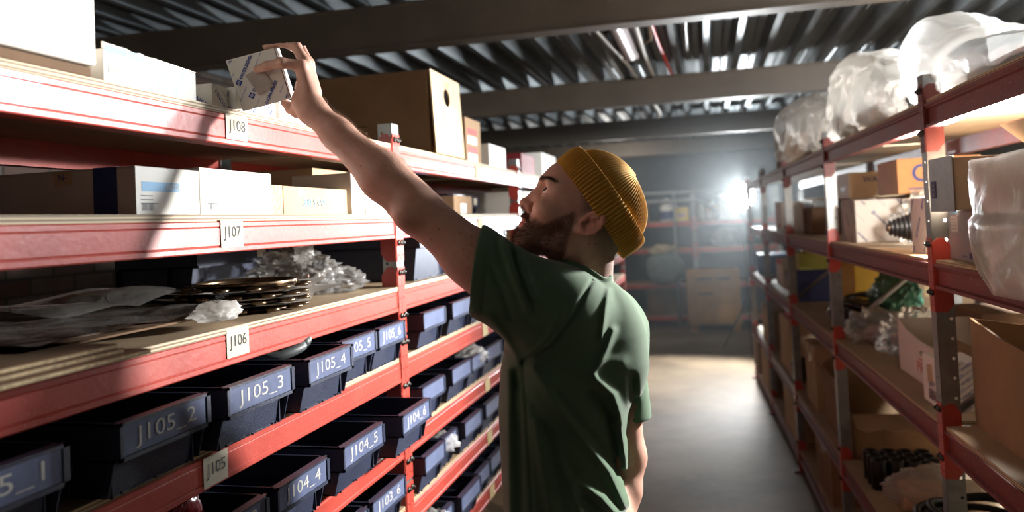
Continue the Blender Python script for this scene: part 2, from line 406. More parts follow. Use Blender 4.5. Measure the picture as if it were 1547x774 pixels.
# ------------------------------------------------------------------ stackable bins
def bin_mesh(w, h, d, M=None):
    M = M or NAVY
    mb = MB(); t = .0028; bz = h - .052; sl = .022; hw = w / 2
    # band across the front with a raised frame
    mb.box((-.006, -hw, bz), (0, hw, h), M)
    mb.box((0, -hw, h - .0045), (.004, hw, h), M); mb.box((0, -hw, bz), (.004, hw, bz + .006), M)
    mb.box((0, -hw, bz), (.004, -hw + .006, h), M); mb.box((0, hw - .010, bz), (.004, hw, h), M)
    mb.box((-.013, -hw, h - .004), (-.006, hw, h), M)                                  # flat top of the band
    # recessed lower front, sloping in towards the base
    y = hw - .012
    mb.add([(-sl, -y, bz), (-sl, y, bz), (-sl - .006, y - .006, 0), (-sl - .006, -y + .006, 0), (-sl - t, -y, bz), (-sl - t, y, bz), (-sl - t - .006, y - .006, 0), (-sl - t - .006, -y + .006, 0)],
           [(0, 3, 2, 1), (4, 5, 6, 7), (0, 1, 5, 4), (3, 7, 6, 2), (0, 4, 7, 3), (1, 2, 6, 5)], M)
    mb.add([(-.006, -hw, bz), (-.006, hw, bz), (-sl, y, bz), (-sl, -y, bz), (-.006, -hw, bz + t), (-.006, hw, bz + t), (-sl, y, bz + t), (-sl, -y, bz + t)],
           [(0, 3, 2, 1), (4, 5, 6, 7), (0, 1, 5, 4), (2, 3, 7, 6), (0, 4, 7, 3), (1, 2, 6, 5)], M)
    # side walls (upper part flush with the band, lower part stepped in), fins, back, floor, rims
    for s in (-1, 1):
        a = s * hw; b = s * (hw - t)
        mb.box((-d, min(a, b), bz), (-.006, max(a, b), h), M)
        a2 = s * (hw - .012); b2 = s * (hw - .012 - t)
        mb.box((-d + .01, min(a2, b2), 0), (-sl, max(a2, b2), bz), M)
        mb.box((-d + .01, min(a, a2), bz), (-.006, max(a, a2), bz + t), M)
        mb.prism([(-.008, bz), (-sl - .004, bz), (-sl - .010, .004), (-sl + .002, .004)], 'y', min(a - s * .001, a - s * .0035), max(a - s * .001, a - s * .0035), M)
        mb.prism([(-.075, bz), (-.12, bz), (-.12, .004), (-.085, .004)], 'y', min(a - s * .001, a - s * .0035), max(a - s * .001, a - s * .0035), M)
        mb.box((-d, min(a, a - s * .007), h - .004), (-.006, max(a, a - s * .007), h), M)
    mb.box((-d, -hw, h * .3), (-d + t, hw, h), M); mb.box((-d + .01, -hw + .012, 0), (-d + .01 + t, hw - .012, h * .4), M)
    mb.box((-d + .01, -hw + .012, 0), (-sl - .004, hw - .012, t), M)
    for q in range(3): mb.box((-sl - .001, -hw + .03 + q * (w - .06) / 2 - .002, .002), (-sl + .003, -hw + .03 + q * (w - .06) / 2 + .002, .006), M)
    return mb
def insert_mesh(w, h, txt, ht=.03):
    mb = MB(); bz = h - .052; hw = w / 2
    mb.box((.0002, -hw + .0065, bz + .0065), (.0016, hw - .0105, h - .005), NAVYP)
    if txt: mb.text(txt, (.0016, -.002, bz + .0255), (0, 1, 0), (0, 0, 1), ht, CHALK, width=min(w * .66, .028 * len(txt)), off=.0005)
    return mb
def storage_bin(x, yc, z, w, txt, label, group, h=.105, d=.36, rz=0, ht=.03):
    t = thing('storage_bin', label, 'storage bin', (x, yc, z), rz, group)
    bin_mesh(w, h, d).build('bin_body', t)
    o = insert_mesh(w, h, txt, ht).build('label_insert', t)
    o['label'] = ('label strip lettered ' + txt + ' in white marker') if txt else 'plain navy label strip'
    return t
G1 = 'navy bins on the left rack'
rows = [(3, [(-.785, .728, .205, 'J105_1'), (-.782, 1.014, .2, 'J105_2'), (-.77, 1.248, .214, 'J105_3'), (-.762, 1.494, .198, 'J105_4'), (-.80, 1.71, .196, 'J105_5'), (-.80, 1.908, .18, 'J105_6')]),
        (4, [(-.765, .90, .2, 'J104_2'), (-.765, 1.146, .2, 'J104_3'), (-.765, 1.372, .198, 'J104_4'), (-.76, 1.632, .216, 'J104_5'), (-.735, 1.89, .2, 'J104_6')]),
        (5, [(-.80, 1.36, .205, 'J103_4'), (-.80, 1.62, .21, 'J103_5'), (-.80, 1.85, .215, 'J103_6')])]
WH = {'J105_1': 'navy bin marked J105_1 cut by the left edge of the photo', 'J105_2': 'navy bin marked J105_2 under the cardboard sheets',
      'J105_3': 'navy bin marked J105_3 above the J105 sticker', 'J105_4': 'navy bin marked J105_4 with grey part sticking out', 'J105_5': 'navy bin marked J105_5 set back behind its neighbour',
      'J105_6': 'navy bin marked J105_6 beside the red post', 'J104_2': 'navy bin marked J104_2 low at the left edge', 'J104_3': 'navy bin marked J104_3 with red packets behind', 'J104_4': 'sunlit navy bin marked J104_4',
      'J104_5': 'sunlit navy bin marked J104_5', 'J104_6': 'navy bin marked J104_6 pulled out past the red post', 'J103_4': 'navy bin marked J103_4 on the third row', 'J103_5': 'navy bin marked J103_5 at the bottom edge', 'J103_6': 'navy bin marked J103_6 at the foot of the red post'}
for k in WH: WH[k] = WH[k].replace('sunlit ', 'bright ')
for li, L_ in rows:
    for (x, yc, w, t) in L_: storage_bin(x, yc, LZ[li] + BT, w, t, WH[t], G1)
# second bay: a row of bins on each lower shelf
ordn = ['first', 'second', 'third', 'fourth', 'fifth', 'sixth']
names = {2: 'just below the forearm', 3: 'under the sleeve', 4: 'on the shelf beneath that', 5: 'on the third bin shelf', 6: 'on the lowest bin shelf'}
ROWN = {3: 'top row of bins', 4: 'second row of bins', 5: 'third row of bins', 6: 'lowest row of bins'}
B2 = {3: [(-.80, 2.235, .20), (-.80, 2.51, .22), (-.80, 2.76, .2), (-.80, 2.99, .2), (-.8, 3.23, .2)],
      4: [(-.80, 2.202, .2), (-.80, 2.475, .21), (-.80, 2.67, .17), (-.80, 2.88, .22), (-.80, 3.13, .2), (-.8, 3.35, .2)],
      5: [(-.80, 2.19, .18), (-.81, 2.36, .14), (-.80, 2.575, .2), (-.80, 2.83, .21), (-.80, 3.07, .2), (-.8, 3.31, .2)],
      6: [(-.80, 2.22, .22), (-.785, 2.47, .22), (-.80, 2.67, .16), (-.80, 2.84, .16), (-.80, 3.06, .2), (-.8, 3.3, .2)]}
for li, L_ in B2.items():
    for k, (x, yc, w) in enumerate(L_):
        storage_bin(x, yc, LZ[li] + BT, w, None, 'unlettered navy bin, %s past the red post in the %s' % (ordn[k], ROWN[li]), 'navy bins in the second bay')
# bigger crates on the shelf above
for k, (y, w, x, lab) in enumerate([(2.36, .30, -.83, 'large navy crate behind the forearm right of the red post'), (2.74, .32, -.84, 'large navy crate second past the red post'), (3.12, .32, -.84, 'large navy crate third past the red post')]):
    t = thing('storage_crate', lab, 'storage bin', (x, y, LZ[2] + BT), 0, 'large navy crates')
    bin_mesh(w, .15, .42).build('bin_body', t); o = MB().box((.0002, -w / 2 + .02, .104), (.0018, -w / 2 + .075, .142), PAPER).build('label_insert', t)
for k, (x, y, rz, lab) in enumerate([(-1.16, 1.78, 0, 'large navy crate at the back behind the clear bag')]):
    t = thing('storage_crate', lab, 'storage bin', (x, y, LZ[2] + BT), rz, 'large navy crates')
    bin_mesh(.32, .14, .22).build('bin_body', t); MB().box((.0002, .10, .10), (.0018, .14, .13), PAPER).build('label_insert', t)
# contents that stick out of some bins
def wob(p, s, a): return Vector(p) + Vector((noise.noise(Vector(p) * s), noise.noise(Vector(p) * s + Vector((7, 1, 3))), noise.noise(Vector(p) * s + Vector((1, 9, 5))))) * a
def crumpled(mb, c, r, M, seed=0, amp=.25, sub=4, freq=3.2, flat=-1, T=None):
    bm = bmesh.new(); bmesh.ops.create_icosphere(bm, subdivisions=sub, radius=1)
    o = Vector((seed * 3.1, seed * 1.7, seed * 2.3))
    for v in bm.verts:
        p = v.co.copy(); n = noise.noise(p * freq + o) * .6 + (abs(noise.noise(p * freq * 2.1 + o)) - .25) * .9 + noise.noise(p * freq * 5 + o) * .2
        q = p * (1 + amp * n); q.z = max(q.z, flat)
        v.co = Vector((c[0] + q.x * r[0], c[1] + q.y * r[1], c[2] + q.z * r[2]))
    mb.bm(bm, M, T, True); return mb
GREYR = mat('grey_rubber', (74, 80, 80), .5, var=.15)
mb = MB(); z = LZ[3] + BT
mb.tube([wob((-.90 + .075 * math.cos(a), 1.50 + .075 * math.sin(a), z + .118 + .012 * math.sin(2 * a)), 20, .008) for a in [k * 2 * PI / 24 for k in range(25)]], .011, GREYR, 8)
tag(mb.build('rubber_hose_ring'), 'grey rubber ring lying across the top of bin J105_4', 'hose')
for k, (x, y, zz, r, M, lab, cat, nm) in enumerate([
        (-.84, 2.72, LZ[4] + .10, (.05, .07, .035), 'f', 'clear crinkled bag heaped on a bin under the sleeve', 'plastic bag', 'plastic_bag'),
        (-.84, 2.36, LZ[5] + .085, (.05, .06, .03), 'f', 'clear crinkled bag in the third bin row past the post', 'plastic bag', 'plastic_bag'),
        (-.83, 2.24, LZ[6] + .085, (.06, .07, .03), 'f', 'shiny crinkled bag in the lowest bin by the post', 'plastic bag', 'plastic_bag')]):
    mb = MB(); crumpled(mb, (0, 0, 0), r, FILMW, k + 3, .5, 4, 2.6); tag(mb.build(nm, loc=(x, y, zz)), lab, cat, 'bags in the second bay bins')
REDPK = mat('red_packet_foil', (150, 26, 34), .3, var=.2, spec=.6)
for k, (y, lab, a) in enumerate([(1.03, 'red printed packet leaning in bin J104_3', -.3), (1.10, 'red and white packet standing upright in bin J104_3', .25)]):
    t = thing('spare_part_packet', lab, 'packet', (-.88, y + .07, LZ[4] + BT + .004), 0, 'red packets in bin J104_3', rot=(a, 0.25, 0))
    mb = MB(); crumpled(mb, (0, 0, .075), (.018, .042, .068), REDPK, k, .18, 4, 2.5); mb.build('pouch', t)
    mb = MB(); mb.quad((.0215, 0, .09), (0, 1, 0), (0, 0, 1), .05, .02, WHITEB); mb.build('paper_sticker', t)
# ------------------------------------------------------------------ cartons
FACE = {'E': ((1, 0, 0), (0, 1, 0)), 'S': ((0, -1, 0), (1, 0, 0)), 'W': ((-1, 0, 0), (0, -1, 0)), 'N': ((0, 1, 0), (-1, 0, 0))}
class Carton:
    def __init__(s, nm, label, cat, x, y, z, sx, sy, sz, M, rz=0, group=None, bev=.002, right=False, rot=None, warp=0, flapline=True):
        loc = RW(x, y, z) if right else (x, y, z)
        s.t = thing(nm, label, cat, loc, rz + (RRZ if right else 0), group, rot)
        s.s = (sx, sy, sz); s.M = M; s.mb = MB()
        s.mb.box((-sx / 2, -sy / 2, 0), (sx / 2, sy / 2, sz), M, bev=bev)
        if flapline:      # two lid flaps meeting along the middle
            L_ = max(sx, sy)
            if sx > sy:
                s.mb.box((-sx / 2 + .001, .0012, sz), (sx / 2 - .001, sy / 2 - .001, sz + .0016), M); s.mb.box((-sx / 2 + .001, -sy / 2 + .001, sz), (sx / 2 - .001, -.0012, sz + .0016), M)
            else:
                s.mb.box((.0012, -sy / 2 + .001, sz), (sx / 2 - .001, sy / 2 - .001, sz + .0016), M); s.mb.box((-sx / 2 + .001, -sy / 2 + .001, sz), (-.0012, sy / 2 - .001, sz + .0016), M)
        s.parts = []
    def fr(s, side, u, v):         # u across (-1..1), v height as fraction
        sx, sy, sz = s.s; n, xd = FACE[side]
        n = Vector(n); xd = Vector(xd); hw = sy / 2 if side in 'EW' else sx / 2; hn = sx / 2 if side in 'EW' else sy / 2
        return n * hn + xd * (u * hw) + Vector((0, 0, v * sz)), xd, hw * 2
    def text(s, side, u, v, t, h, M, ang=0, width=None, mb=None, off=.0006, bold=0, clip=None):
        o, xd, w = s.fr(side, u, v); z = Vector((0, 0, 1)); a = R(ang)
        x2 = xd * math.cos(a) + z * math.sin(a); y2 = -xd * math.sin(a) + z * math.cos(a)
        (mb or s.mb).text(t, o, x2, y2, h, M, width=width, off=off, bold=bold, clip=clip); return s
    def quad(s, side, u, v, w, h, M, ang=0, mb=None, off=.0004):
        o, xd, W = s.fr(side, u, v); z = Vector((0, 0, 1)); a = R(ang)
        x2 = xd * math.cos(a) + z * math.sin(a); y2 = -xd * math.sin(a) + z * math.cos(a)
        (mb or s.mb).quad(o, x2, y2, w, h, M, off); return s
    def bars(s, side, u, v, w, h, M=INKG, mb=None, n=14, off=.0008):
        o, xd, W = s.fr(side, u, v); rnd = random.Random(int(abs(u * 100) + v * 37) + n)
        x = -w / 2
        while x < w / 2:
            b = rnd.choice((.0008, .0012, .002)); (mb or s.mb).quad(o + xd * x, xd, (0, 0, 1), b, h, M, off); x += b + rnd.choice((.001, .0014, .002))
        return s
    def lines(s, side, u, v, w, rows, pitch, h, M=INKG, mb=None, off=.0008):
        rnd = random.Random(int(u * 91 + v * 53)); o, xd, W = s.fr(side, u, v)
        for r_ in range(rows):
            ww = w * rnd.uniform(.5, 1); (mb or s.mb).quad(o + xd * (-(w - ww) / 2) - Vector((0, 0, r_ * pitch)), xd, (0, 0, 1), ww, h, M, off)
        return s
    def tape(s, side_over='x', w=.045, M=None):
        sx, sy, sz = s.s; M = M or TAPE; mb = MB()
        if sx > sy:
            mb.box((-sx / 2 - .0006, -w / 2, sz * .72), (sx / 2 + .0006, w / 2, sz + .0024), M)
        else: mb.box((-w / 2, -sy / 2 - .0006, sz * .72), (w / 2, sy / 2 + .0006, sz + .0024), M)
        s.parts.append((mb, 'packing_tape')); return s
    def part(s, name): mb = MB(); s.parts.append((mb, name)); return mb
    def done(s, name='carton_body'):
        s.mb.build(name, s.t)
        for mb, n in s.parts: mb.build(n, s.t)
        return s.t

def kb_logo(C, side, u, v, h, M, ang, mb=None):
    """round-in-a-square maker's mark as printed on the boxes"""
    o, xd, w = C.fr(side, u, v); z = Vector((0, 0, 1)); a = R(ang)
    x2 = xd * math.cos(a) + z * math.sin(a); y2 = -xd * math.sin(a) + z * math.cos(a); n = x2.cross(y2)
    mb = mb or C.mb
    mb.quad(o, x2, y2, h, h, M, .0004)
    k = 16; vs = [o + n * .0007 + (x2 * math.cos(2 * PI * i / k) * .36 + y2 * math.sin(2 * PI * i / k) * .26) * h for i in range(k)]
    mb.add(vs, [tuple(range(k))], WHITEB)
    vs = [o + n * .0010 + (x2 * math.cos(2 * PI * i / k) * .28 + y2 * math.sin(2 * PI * i / k) * .18) * h for i in range(k)]
    mb.add(vs, [tuple(range(k))], M)
    mb.quad(o + n * .0009, x2, y2, h * .08, h * .5, WHITEB, .0004); mb.quad(o + n * .0009, x2, y2, h * .5, h * .07, WHITEB, .0004)
def kb_print(C, side, pitch=.046, ang=52, h=.0075, M=None, lo=.0):
    """diagonal rows of mark + words, kept inside the face"""
    M = M or BLUE
    sx, sy, sz = C.s; W = (sy if side in 'EW' else sx)
    a = R(ang); d = Vector((math.cos(a), math.sin(a))); nrm = Vector((-d.y, d.x))
    o, xd, _ = C.fr(side, 0, .5); clip = (o, xd, Vector((0, 0, 1)), W / 2 - .0015, sz / 2 - .0015); per = h * 15.5
    n = int((W + sz) / pitch) + 2
    for k in range(-n, n + 1):
        for j in range(-n, n + 1):
            p = nrm * (k * pitch) + d * (j * per + (per * .42 if k % 2 else 0) + k * .006)
            if abs(p.x) > W / 2 + per * .5 or abs(p.y) > sz / 2 + per * .5: continue
            if k % 2 == 0:
                q = p - d * h * 5.6
                if abs(q.x) < W / 2 - h * 1.2 and abs(q.y) < sz / 2 - h * 1.2: kb_logo(C, side, q.x / (W / 2), q.y / sz + .5, h * 1.7, M, ang)
                C.text(side, p.x / (W / 2), p.y / sz + .5, 'KNORR-BREMSE', h, M, ang, width=h * 8.4, clip=clip, bold=h * .04)
            else: C.text(side, p.x / (W / 2), p.y / sz + .5, 'Systems under Control', h * .6, M, ang, width=h * 8.6, clip=clip)
    return C

# ------------------------------------------------------------------ what stands on the top left shelf
z8 = LZ[0] + BT
c = Carton('cardboard_carton', 'big pale cardboard carton overhanging the top left shelf at the photo edge', 'carton', -.985, .72, z8 + .016, .33, .44, .32, mat('whitish_cardboard', (240, 232, 220), .8, var=.04, bump=.08, bscale=40, spec=.2), bev=.004)
c.tape(); c.part('tape_strip').box((.1655, -.22, .02), (.1662, -.195, .30), TAPE); c.done()
mb = MB(); mb.box((-.17, -.23, 0), (.16, .215, .014), CARDD, bev=.002)
tag(mb.build('cardboard_sheet', loc=(-.985, .72, z8)), 'brown cardboard sheet under the big pale carton on the top shelf', 'cardboard sheet')
c = Carton('cardboard_carton', 'brown carton with dark wavy print behind the white torn-top box', 'carton', -1.02, .985, z8, .20, .10, .085, CARDL)
c.text('S', .2, .35, 'NW', .04, BLUED, -18); c.text('S', .75, .42, 'N', .03, BLUED, -18); c.done()
# white box with a torn top edge
t = thing('parts_box', 'long white box with torn blue-printed top edge on the top left shelf', 'box', (-.90, 1.077, z8))
mb = MB(); sx, sy, sz = .13, .215, .058
mb.box((-sx / 2, -sy / 2, 0), (sx / 2, sy / 2, .05), WHITEB, bev=.002)
pts = [(-sy / 2, .05), (-sy / 2, .0585)]; n = 22; rnd = random.Random(3)
for i in range(n + 1):
    f = i / n; pts.append((-sy / 2 + f * sy, .060 - .0085 * f + (rnd.uniform(-.0018, .0012) if .02 < f < .5 else 0)))
pts.append((sy / 2, .05))
mb.prism(pts, 'x', sx / 2 - .003, sx / 2, WHITEB)
bx = mb.build('box_body', t)
def dec(mb, y, z, w, h, M, off=.0004): mb.quad((sx / 2, y, z), (0, 1, 0), (0, 0, 1), w, h, M, off)
lb = MB()
dec(lb, -.062, .0505, .085, .010, BLUEL); dec(lb, -.062, .043, .085, .0012, BLUEL, .0006)
lb.text('EATON', (sx / 2, -.045, .0505), (0, 1, 0), (0, 0, 1), .007, WHITEB, off=.0009)
for k in range(3): dec(lb, -.078, .037 - .004 * k, .045 - .006 * k, .0012, INKG, .0006)
x = -.10
for k in range(18): dec(lb, -.098 + k * .0014, .020, .0008 if k % 3 else .0011, .012, INKG, .0006)
lb.build('printed_label', t)
pr = MB()
pr.text('Fuller', (sx / 2, .024, .026), (0, .55, .83), (0, -.83, .55), .011, BLUEL, off=.0006)
pr.text('Transmissions', (sx / 2, .036, .026), (0, .55, .83), (0, -.83, .55), .005, BLUEL, off=.0006)
pr.text('EATON', (sx / 2, .062, .025), (0, .55, .83), (0, -.83, .55), .012, BLUEL, off=.0006)
pr.text('N', (sx / 2, -.005, .034), (0, .55, .83), (0, -.83, .55), .014, BLUEL, off=.0006)
pr.build('blue_print', t)
# small printed boxes round the held one
KB = [(-.93, 1.30, .05, 38, 'low printed box left of the held box on the top shelf'), (-.90, 1.375, .052, 44, 'low printed box directly below the held box'), ]
for k, (x, y, h, ang, lab) in enumerate(KB):
    c = Carton('parts_box', lab, 'box', x, y + .02, z8, .12, .105, h, WHITEB, rz=R(-14 if k else 6), group='blue-printed parts boxes', flapline=False)
    for s_ in 'SE':
        c.text(s_, -.4, .45, 'KNORR', .011, BLUE, -ang); c.text(s_, .45, .5, 'BREMSE', .011, BLUE, -ang); c.text(s_, 0, .55, 'Systems under Control', .004, BLUE, -ang)
    c.done('box_body')
c = Carton('parts_box', 'plain white box right of the hand on the top shelf', 'box', -.90, 1.535, z8, .12, .14, .048, WHITEB, flapline=True); c.text('E', .3, .5, 'N', .02, BLUEL, -40); c.done('box_body')
c = Carton('cardboard_carton', 'dull brown carton at the back behind the held box', 'carton', -1.25, 1.78, z8, .14, .3, .10, CARDD); c.tape(); c.done()
c = Carton('cardboard_carton', 'dull brown carton at the back left of the large brown one', 'carton', -1.28, 1.42, z8, .18, .26, .075, CARDD); c.tape(); c.done()
c = Carton('parts_box', 'small white box seen behind the forearm on the top shelf', 'box', -1.0, 1.72, z8, .12, .10, .07, WHITEB, rz=.3); c.quad('E', 0, .6, .03, .02, BLUEL); c.done('box_body')
# large brown carton with hand hole and paper label
t = thing('cardboard_carton', 'large brown carton with hand hole and white paper label on the top shelf', 'carton', (-1.06, 2.52, z8))
mb = MB(); sx, sy, sz = .46, .30, .268
ho = [(.045 * math.cos(a) * .72, .03 * math.sin(a)) for a in [2 * PI * k / 20 for k in range(20)]]
mb.box((-sx / 2, -sy / 2, 0), (sx / 2 - .006, sy / 2, sz), CARD, bev=.003)
# aisle panel with the hole, standing slightly off its bottom edge
hc = (.0, .195); vs = []; fs = []
outer = [(-sy / 2, 0), (sy / 2, 0), (sy / 2, sz), (-sy / 2, sz)]
ring = [(hc[0] + p[0], hc[1] + p[1]) for p in ho]
bmx = bmesh.new(); ov = [bmx.verts.new((0, p[0], p[1])) for p in outer]; iv = [bmx.verts.new((0, p[0], p[1])) for p in ring]
es = [bmx.edges.new((ov[i], ov[(i + 1) % 4])) for i in range(4)] + [bmx.edges.new((iv[i], iv[(i + 1) % 20])) for i in range(20)]
bmesh.ops.triangle_fill(bmx, edges=es, use_beauty=True); bmesh.ops.recalc_face_normals(bmx, faces=bmx.faces[:])
ge = bmesh.ops.extrude_face_region(bmx, geom=bmx.faces[:])
for v in [q for q in ge['geom'] if isinstance(q, bmesh.types.BMVert)]: v.co.x += .006
bmesh.ops.recalc_face_normals(bmx, faces=bmx.faces[:])
pn = MB(); pn.bm(bmx, CARDL); pn.quad((.006, .01, .235), (0, 1, 0), (0, 0, 1), .06, .022, CARDL); [pn.quad((.006, .01, .245 - .007 * k), (0, 1, 0), (0, 0, 1), .05 - .008 * k, .0022, CARDD, .0008) for k in range(3)]
mb.box((sx / 2 - .0058, -.04, .158), (sx / 2 - .0048, .04, .232), BLACKP)  # black panel behind the hand hole paints the shade inside the solid carton
mb.box((-sx / 2 + .01, -.0015, sz), (sx / 2 - .01, .0015, sz + .0005), CARDD)
for (u, z, w, h) in ((-.12, .10, .012, .022), (-.085, .10, .012, .022), (-.02, .10, .06, .006)): mb.quad((u, -sy / 2, z), (1, 0, 0), (0, 0, 1), w, h, CARDD)
mb.build('carton_body', t)
o = pn.build('side_panel', t); o.location = (sx / 2 + .0078, 0, .001); o.rotation_euler = (0, R(-2.5), 0)
pl = MB(); pl.quad((.0075, .02, .105), (0, 1, 0), (0, 0, 1), .12, .115, WHITEB)
for k in range(5): pl.quad((.0078, .03 - .008 * (k % 2), .145 - .018 * k), (0, 1, 0), (0, 0, 1), .06 - .012 * (k % 3), .002, BLUEL)
pl.quad((.0078, -.01, .15), (0, 1, 0), (0, 0, 1), .03, .003, REDP)
o = pl.build('paper_label', t); o.location = (sx / 2 + .0078, 0, .001); o.rotation_euler = (0, R(-2.5), 0); o['label'] = 'white shipping label'
c = Carton('cardboard_carton', 'dark brown carton with red and white tape behind the large brown carton', 'carton', -1.06, 2.90, z8, .42, .20, .168, CARD)
for v, M in ((.72, REDP), (.52, WHITEB), (.30, REDP), (.13, WHITEB)): c.quad('E', -.15, v, .12, .022 if M is REDP else .03, M)
c.done()
c = Carton('parts_box', 'white box with red print near the second left post', 'box', -.97, 3.22, z8, .26, .27, .092, WHITEB)
for u in (-.5, .1, .55): c.quad('E', u, .45, .03, .06, REDP if u else INKG); c.quad('E', u, .45, .018, .05, GREYB, off=.0008)
c.done('box_body')

# ------------------------------------------------------------------ second shelf, by the J107 sticker
z7 = LZ[1] + BT
c = Carton('cardboard_carton', 'grey-brown carton with broad blue stripe on the J107 shelf', 'carton', -.985, 1.104, z7, .30, .152, .073, GREYB, bev=.002)
c.M = GREYB; st = c.part('blue_stripe'); st.box((.075, -.0765, 0), (.118, .0768, .0752), BLUED)
tp = c.part('printed_tape'); tp.quad((.02, -.076, .062), (1, 0, .1), (-.1, 0, 1), .034, .022, CARDL, .0006); tp.text('N-', (.02, -.076, .064), (1, 0, .1), (-.1, 0, 1), .010, BLUE, off=.0012)
lb = c.part('front_panel')
lb.box((.1502, -.0765, .001), (.1512, .0765, .0735), WHITEB)
for dy in (0,):
    c.quad('E', -.25, .60, .09, .015, BLUEL, mb=lb, off=.0016); c.text('E', .15, .60, 'EATON', .0075, WHITEB, mb=lb, off=.002)
    c.lines('E', -.55, .40, .05, 3, .006, .0016, INKG, lb, .0016); c.bars('E', -.65, .17, .03, .012, INKG, lb, off=.0016)
c.done()
c = Carton('parts_box', 'white box with pale blue label right of the blue-striped carton', 'box', -.985, 1.300, z7, .30, .23, .079, WHITEB, bev=.002)
c.quad('E', -.5, .60, .075, .015, BLUEL); c.text('E', -.3, .60, 'EATON', .0075, WHITEB, off=.0009); c.lines('E', -.62, .40, .05, 3, .006, .0014); c.bars('E', -.68, .18, .025, .011); c.lines('E', .3, .3, .03, 2, .006, .0012); c.done('box_body')
# worn carton with handwriting
t = thing('cardboard_carton', 'worn open-ended carton with handwritten number on the J107 shelf', 'carton', (-.945, 1.60, z7))
mb = MB(); mb.box((-.12, -.175, 0), (.098, .165, .058), CARDL, bev=.003)
mb.build('carton_body', t)
f = MB(); f.box((.100, -.13, .0005), (.1035, .165, .0595), CARDL, bev=.001)
f.text('380 5 445', (.1035, .0, .026), (0, 1, 0), (0, 0, 1), .016, BLUEL, width=.10, off=.0006, bold=.0005)
f.quad((.1035, -.055, .047), (0, 1, 0), (0, 0, 1), .03, .012, GREYB); f.quad((.1035, .07, .047), (0, 1, 0), (0, 0, 1), .045, .008, GREYB)
f.build('front_flap', t)
s_ = MB(); s_.box((.06, -.1775, .0), (.101, -.1755, .058), CARD); s_.box((.02, -.1785, .012), (.075, -.1772, .056), TAPE); s_.box((.098, -.174, .001), (.1022, -.131, .06), FLUTE); s_.build('side_flap', t)
c = Carton('cardboard_carton', 'tall carton with black lettering behind the worn carton', 'carton', -1.06, 1.90, z7, .24, .23, .118, CARDL); c.text('S', .52, .40, 'ler', .022, INK, 90); c.lines('S', .68, .5, .05, 1, .01, .002, INK); c.done()
c = Carton('parts_box', 'slim white box standing right of the worn carton', 'box', -.915, 1.815, z7, .16, .07, .10, WHITEB); c.quad('E', .3, .55, .006, .05, BLUEL); c.done('box_body')
c = Carton('parts_box', 'white box half hidden by the forearm beside the red post', 'box', -.915, 1.93, z7, .16, .135, .085, WHITEB); c.quad('E', -.2, .5, .05, .03, BLUEL); c.done('box_body')
# second bay of that shelf
c = Carton('cardboard_carton', 'dark brown carton in the navy tray past the forearm', 'carton', -1.0, 2.80, z7 + .004, .26, .22, .062, CARD); c.quad('E', 0, .3, .07, .035, WHITEB); c.done()
t = thing('storage_crate', 'wide navy tray behind the dark brown carton', 'storage bin', (-.98, 3.16, z7), 0, 'large navy crates'); bin_mesh(.44, .085, .36).build('bin_body', t); MB().box((.0002, .14, .045), (.0018, .19, .075), PAPER).build('label_insert', t)
c = Carton('parts_box', 'small blue and white box above the forearm', 'box', -.98, 2.36, z7, .22, .10, .095, mat('blue_box_board', (96, 128, 190), .5, var=.1)); c.quad('E', 0, .5, .07, .06, BLUEL); c.done('box_body')
c = Carton('parts_box', 'grey long box behind the blue and white box', 'box', -1.15, 2.7, z7 + .0, .2, .5, .11, GREYB); c.done('box_body')
for k, (y, w, h) in enumerate([(2.70, .028, .10), (2.79, .06, .085), (2.90, .07, .10)]):
    c = Carton('parts_box', ['slim white box in the gap above the navy tray', 'pale box in the middle of the gap above the navy tray', 'white box right in the gap above the navy tray'][k], 'box', -1.17 + .0, y, z7 + .112, .12, w, .045, WHITEB, flapline=False); c.done('box_body')

# ------------------------------------------------------------------ third shelf, by the J106 sticker
z6 = LZ[2] + BT
for k, (y1, x1, dz, rz, lab) in enumerate([(.972, -.772, 0, .012, 'lowest cardboard sheet jutting over the J106 beam'), (.935, -.785, .0066, .0, 'middle cardboard sheet of the stack above the J106 beam'), (.928, -.790, .0136, -.008, 'topmost cardboard sheet of the stack above the J106 beam')]):
    mb = MB(); w, l = .46, .40
    mb.box((-w, -l, 0), (0, 0, .0012), CARD); mb.box((-w + .0005, -l + .0005, .0012), (-.0005, -.0005, .0052), FLUTE); mb.box((-w, -l, .0052), (0, 0, .0064), CARD)
    tag(mb.build('cardboard_sheet', loc=(x1, y1, z6 + dz), rot=(0, 0, rz)), lab, 'cardboard sheet', 'flat cardboard sheets')
GASK = mat('gasket_fibre_brown', (96, 74, 54), .6, var=.3, vscale=26)
def gasket(mb, r0_, r1_, z, th, M, n=40, lob=0):
    prof = [(r0_, z), (r1_, z), (r1_, z + th), (r0_, z + th)]
    mb.lathe(prof, M, n, close=True)
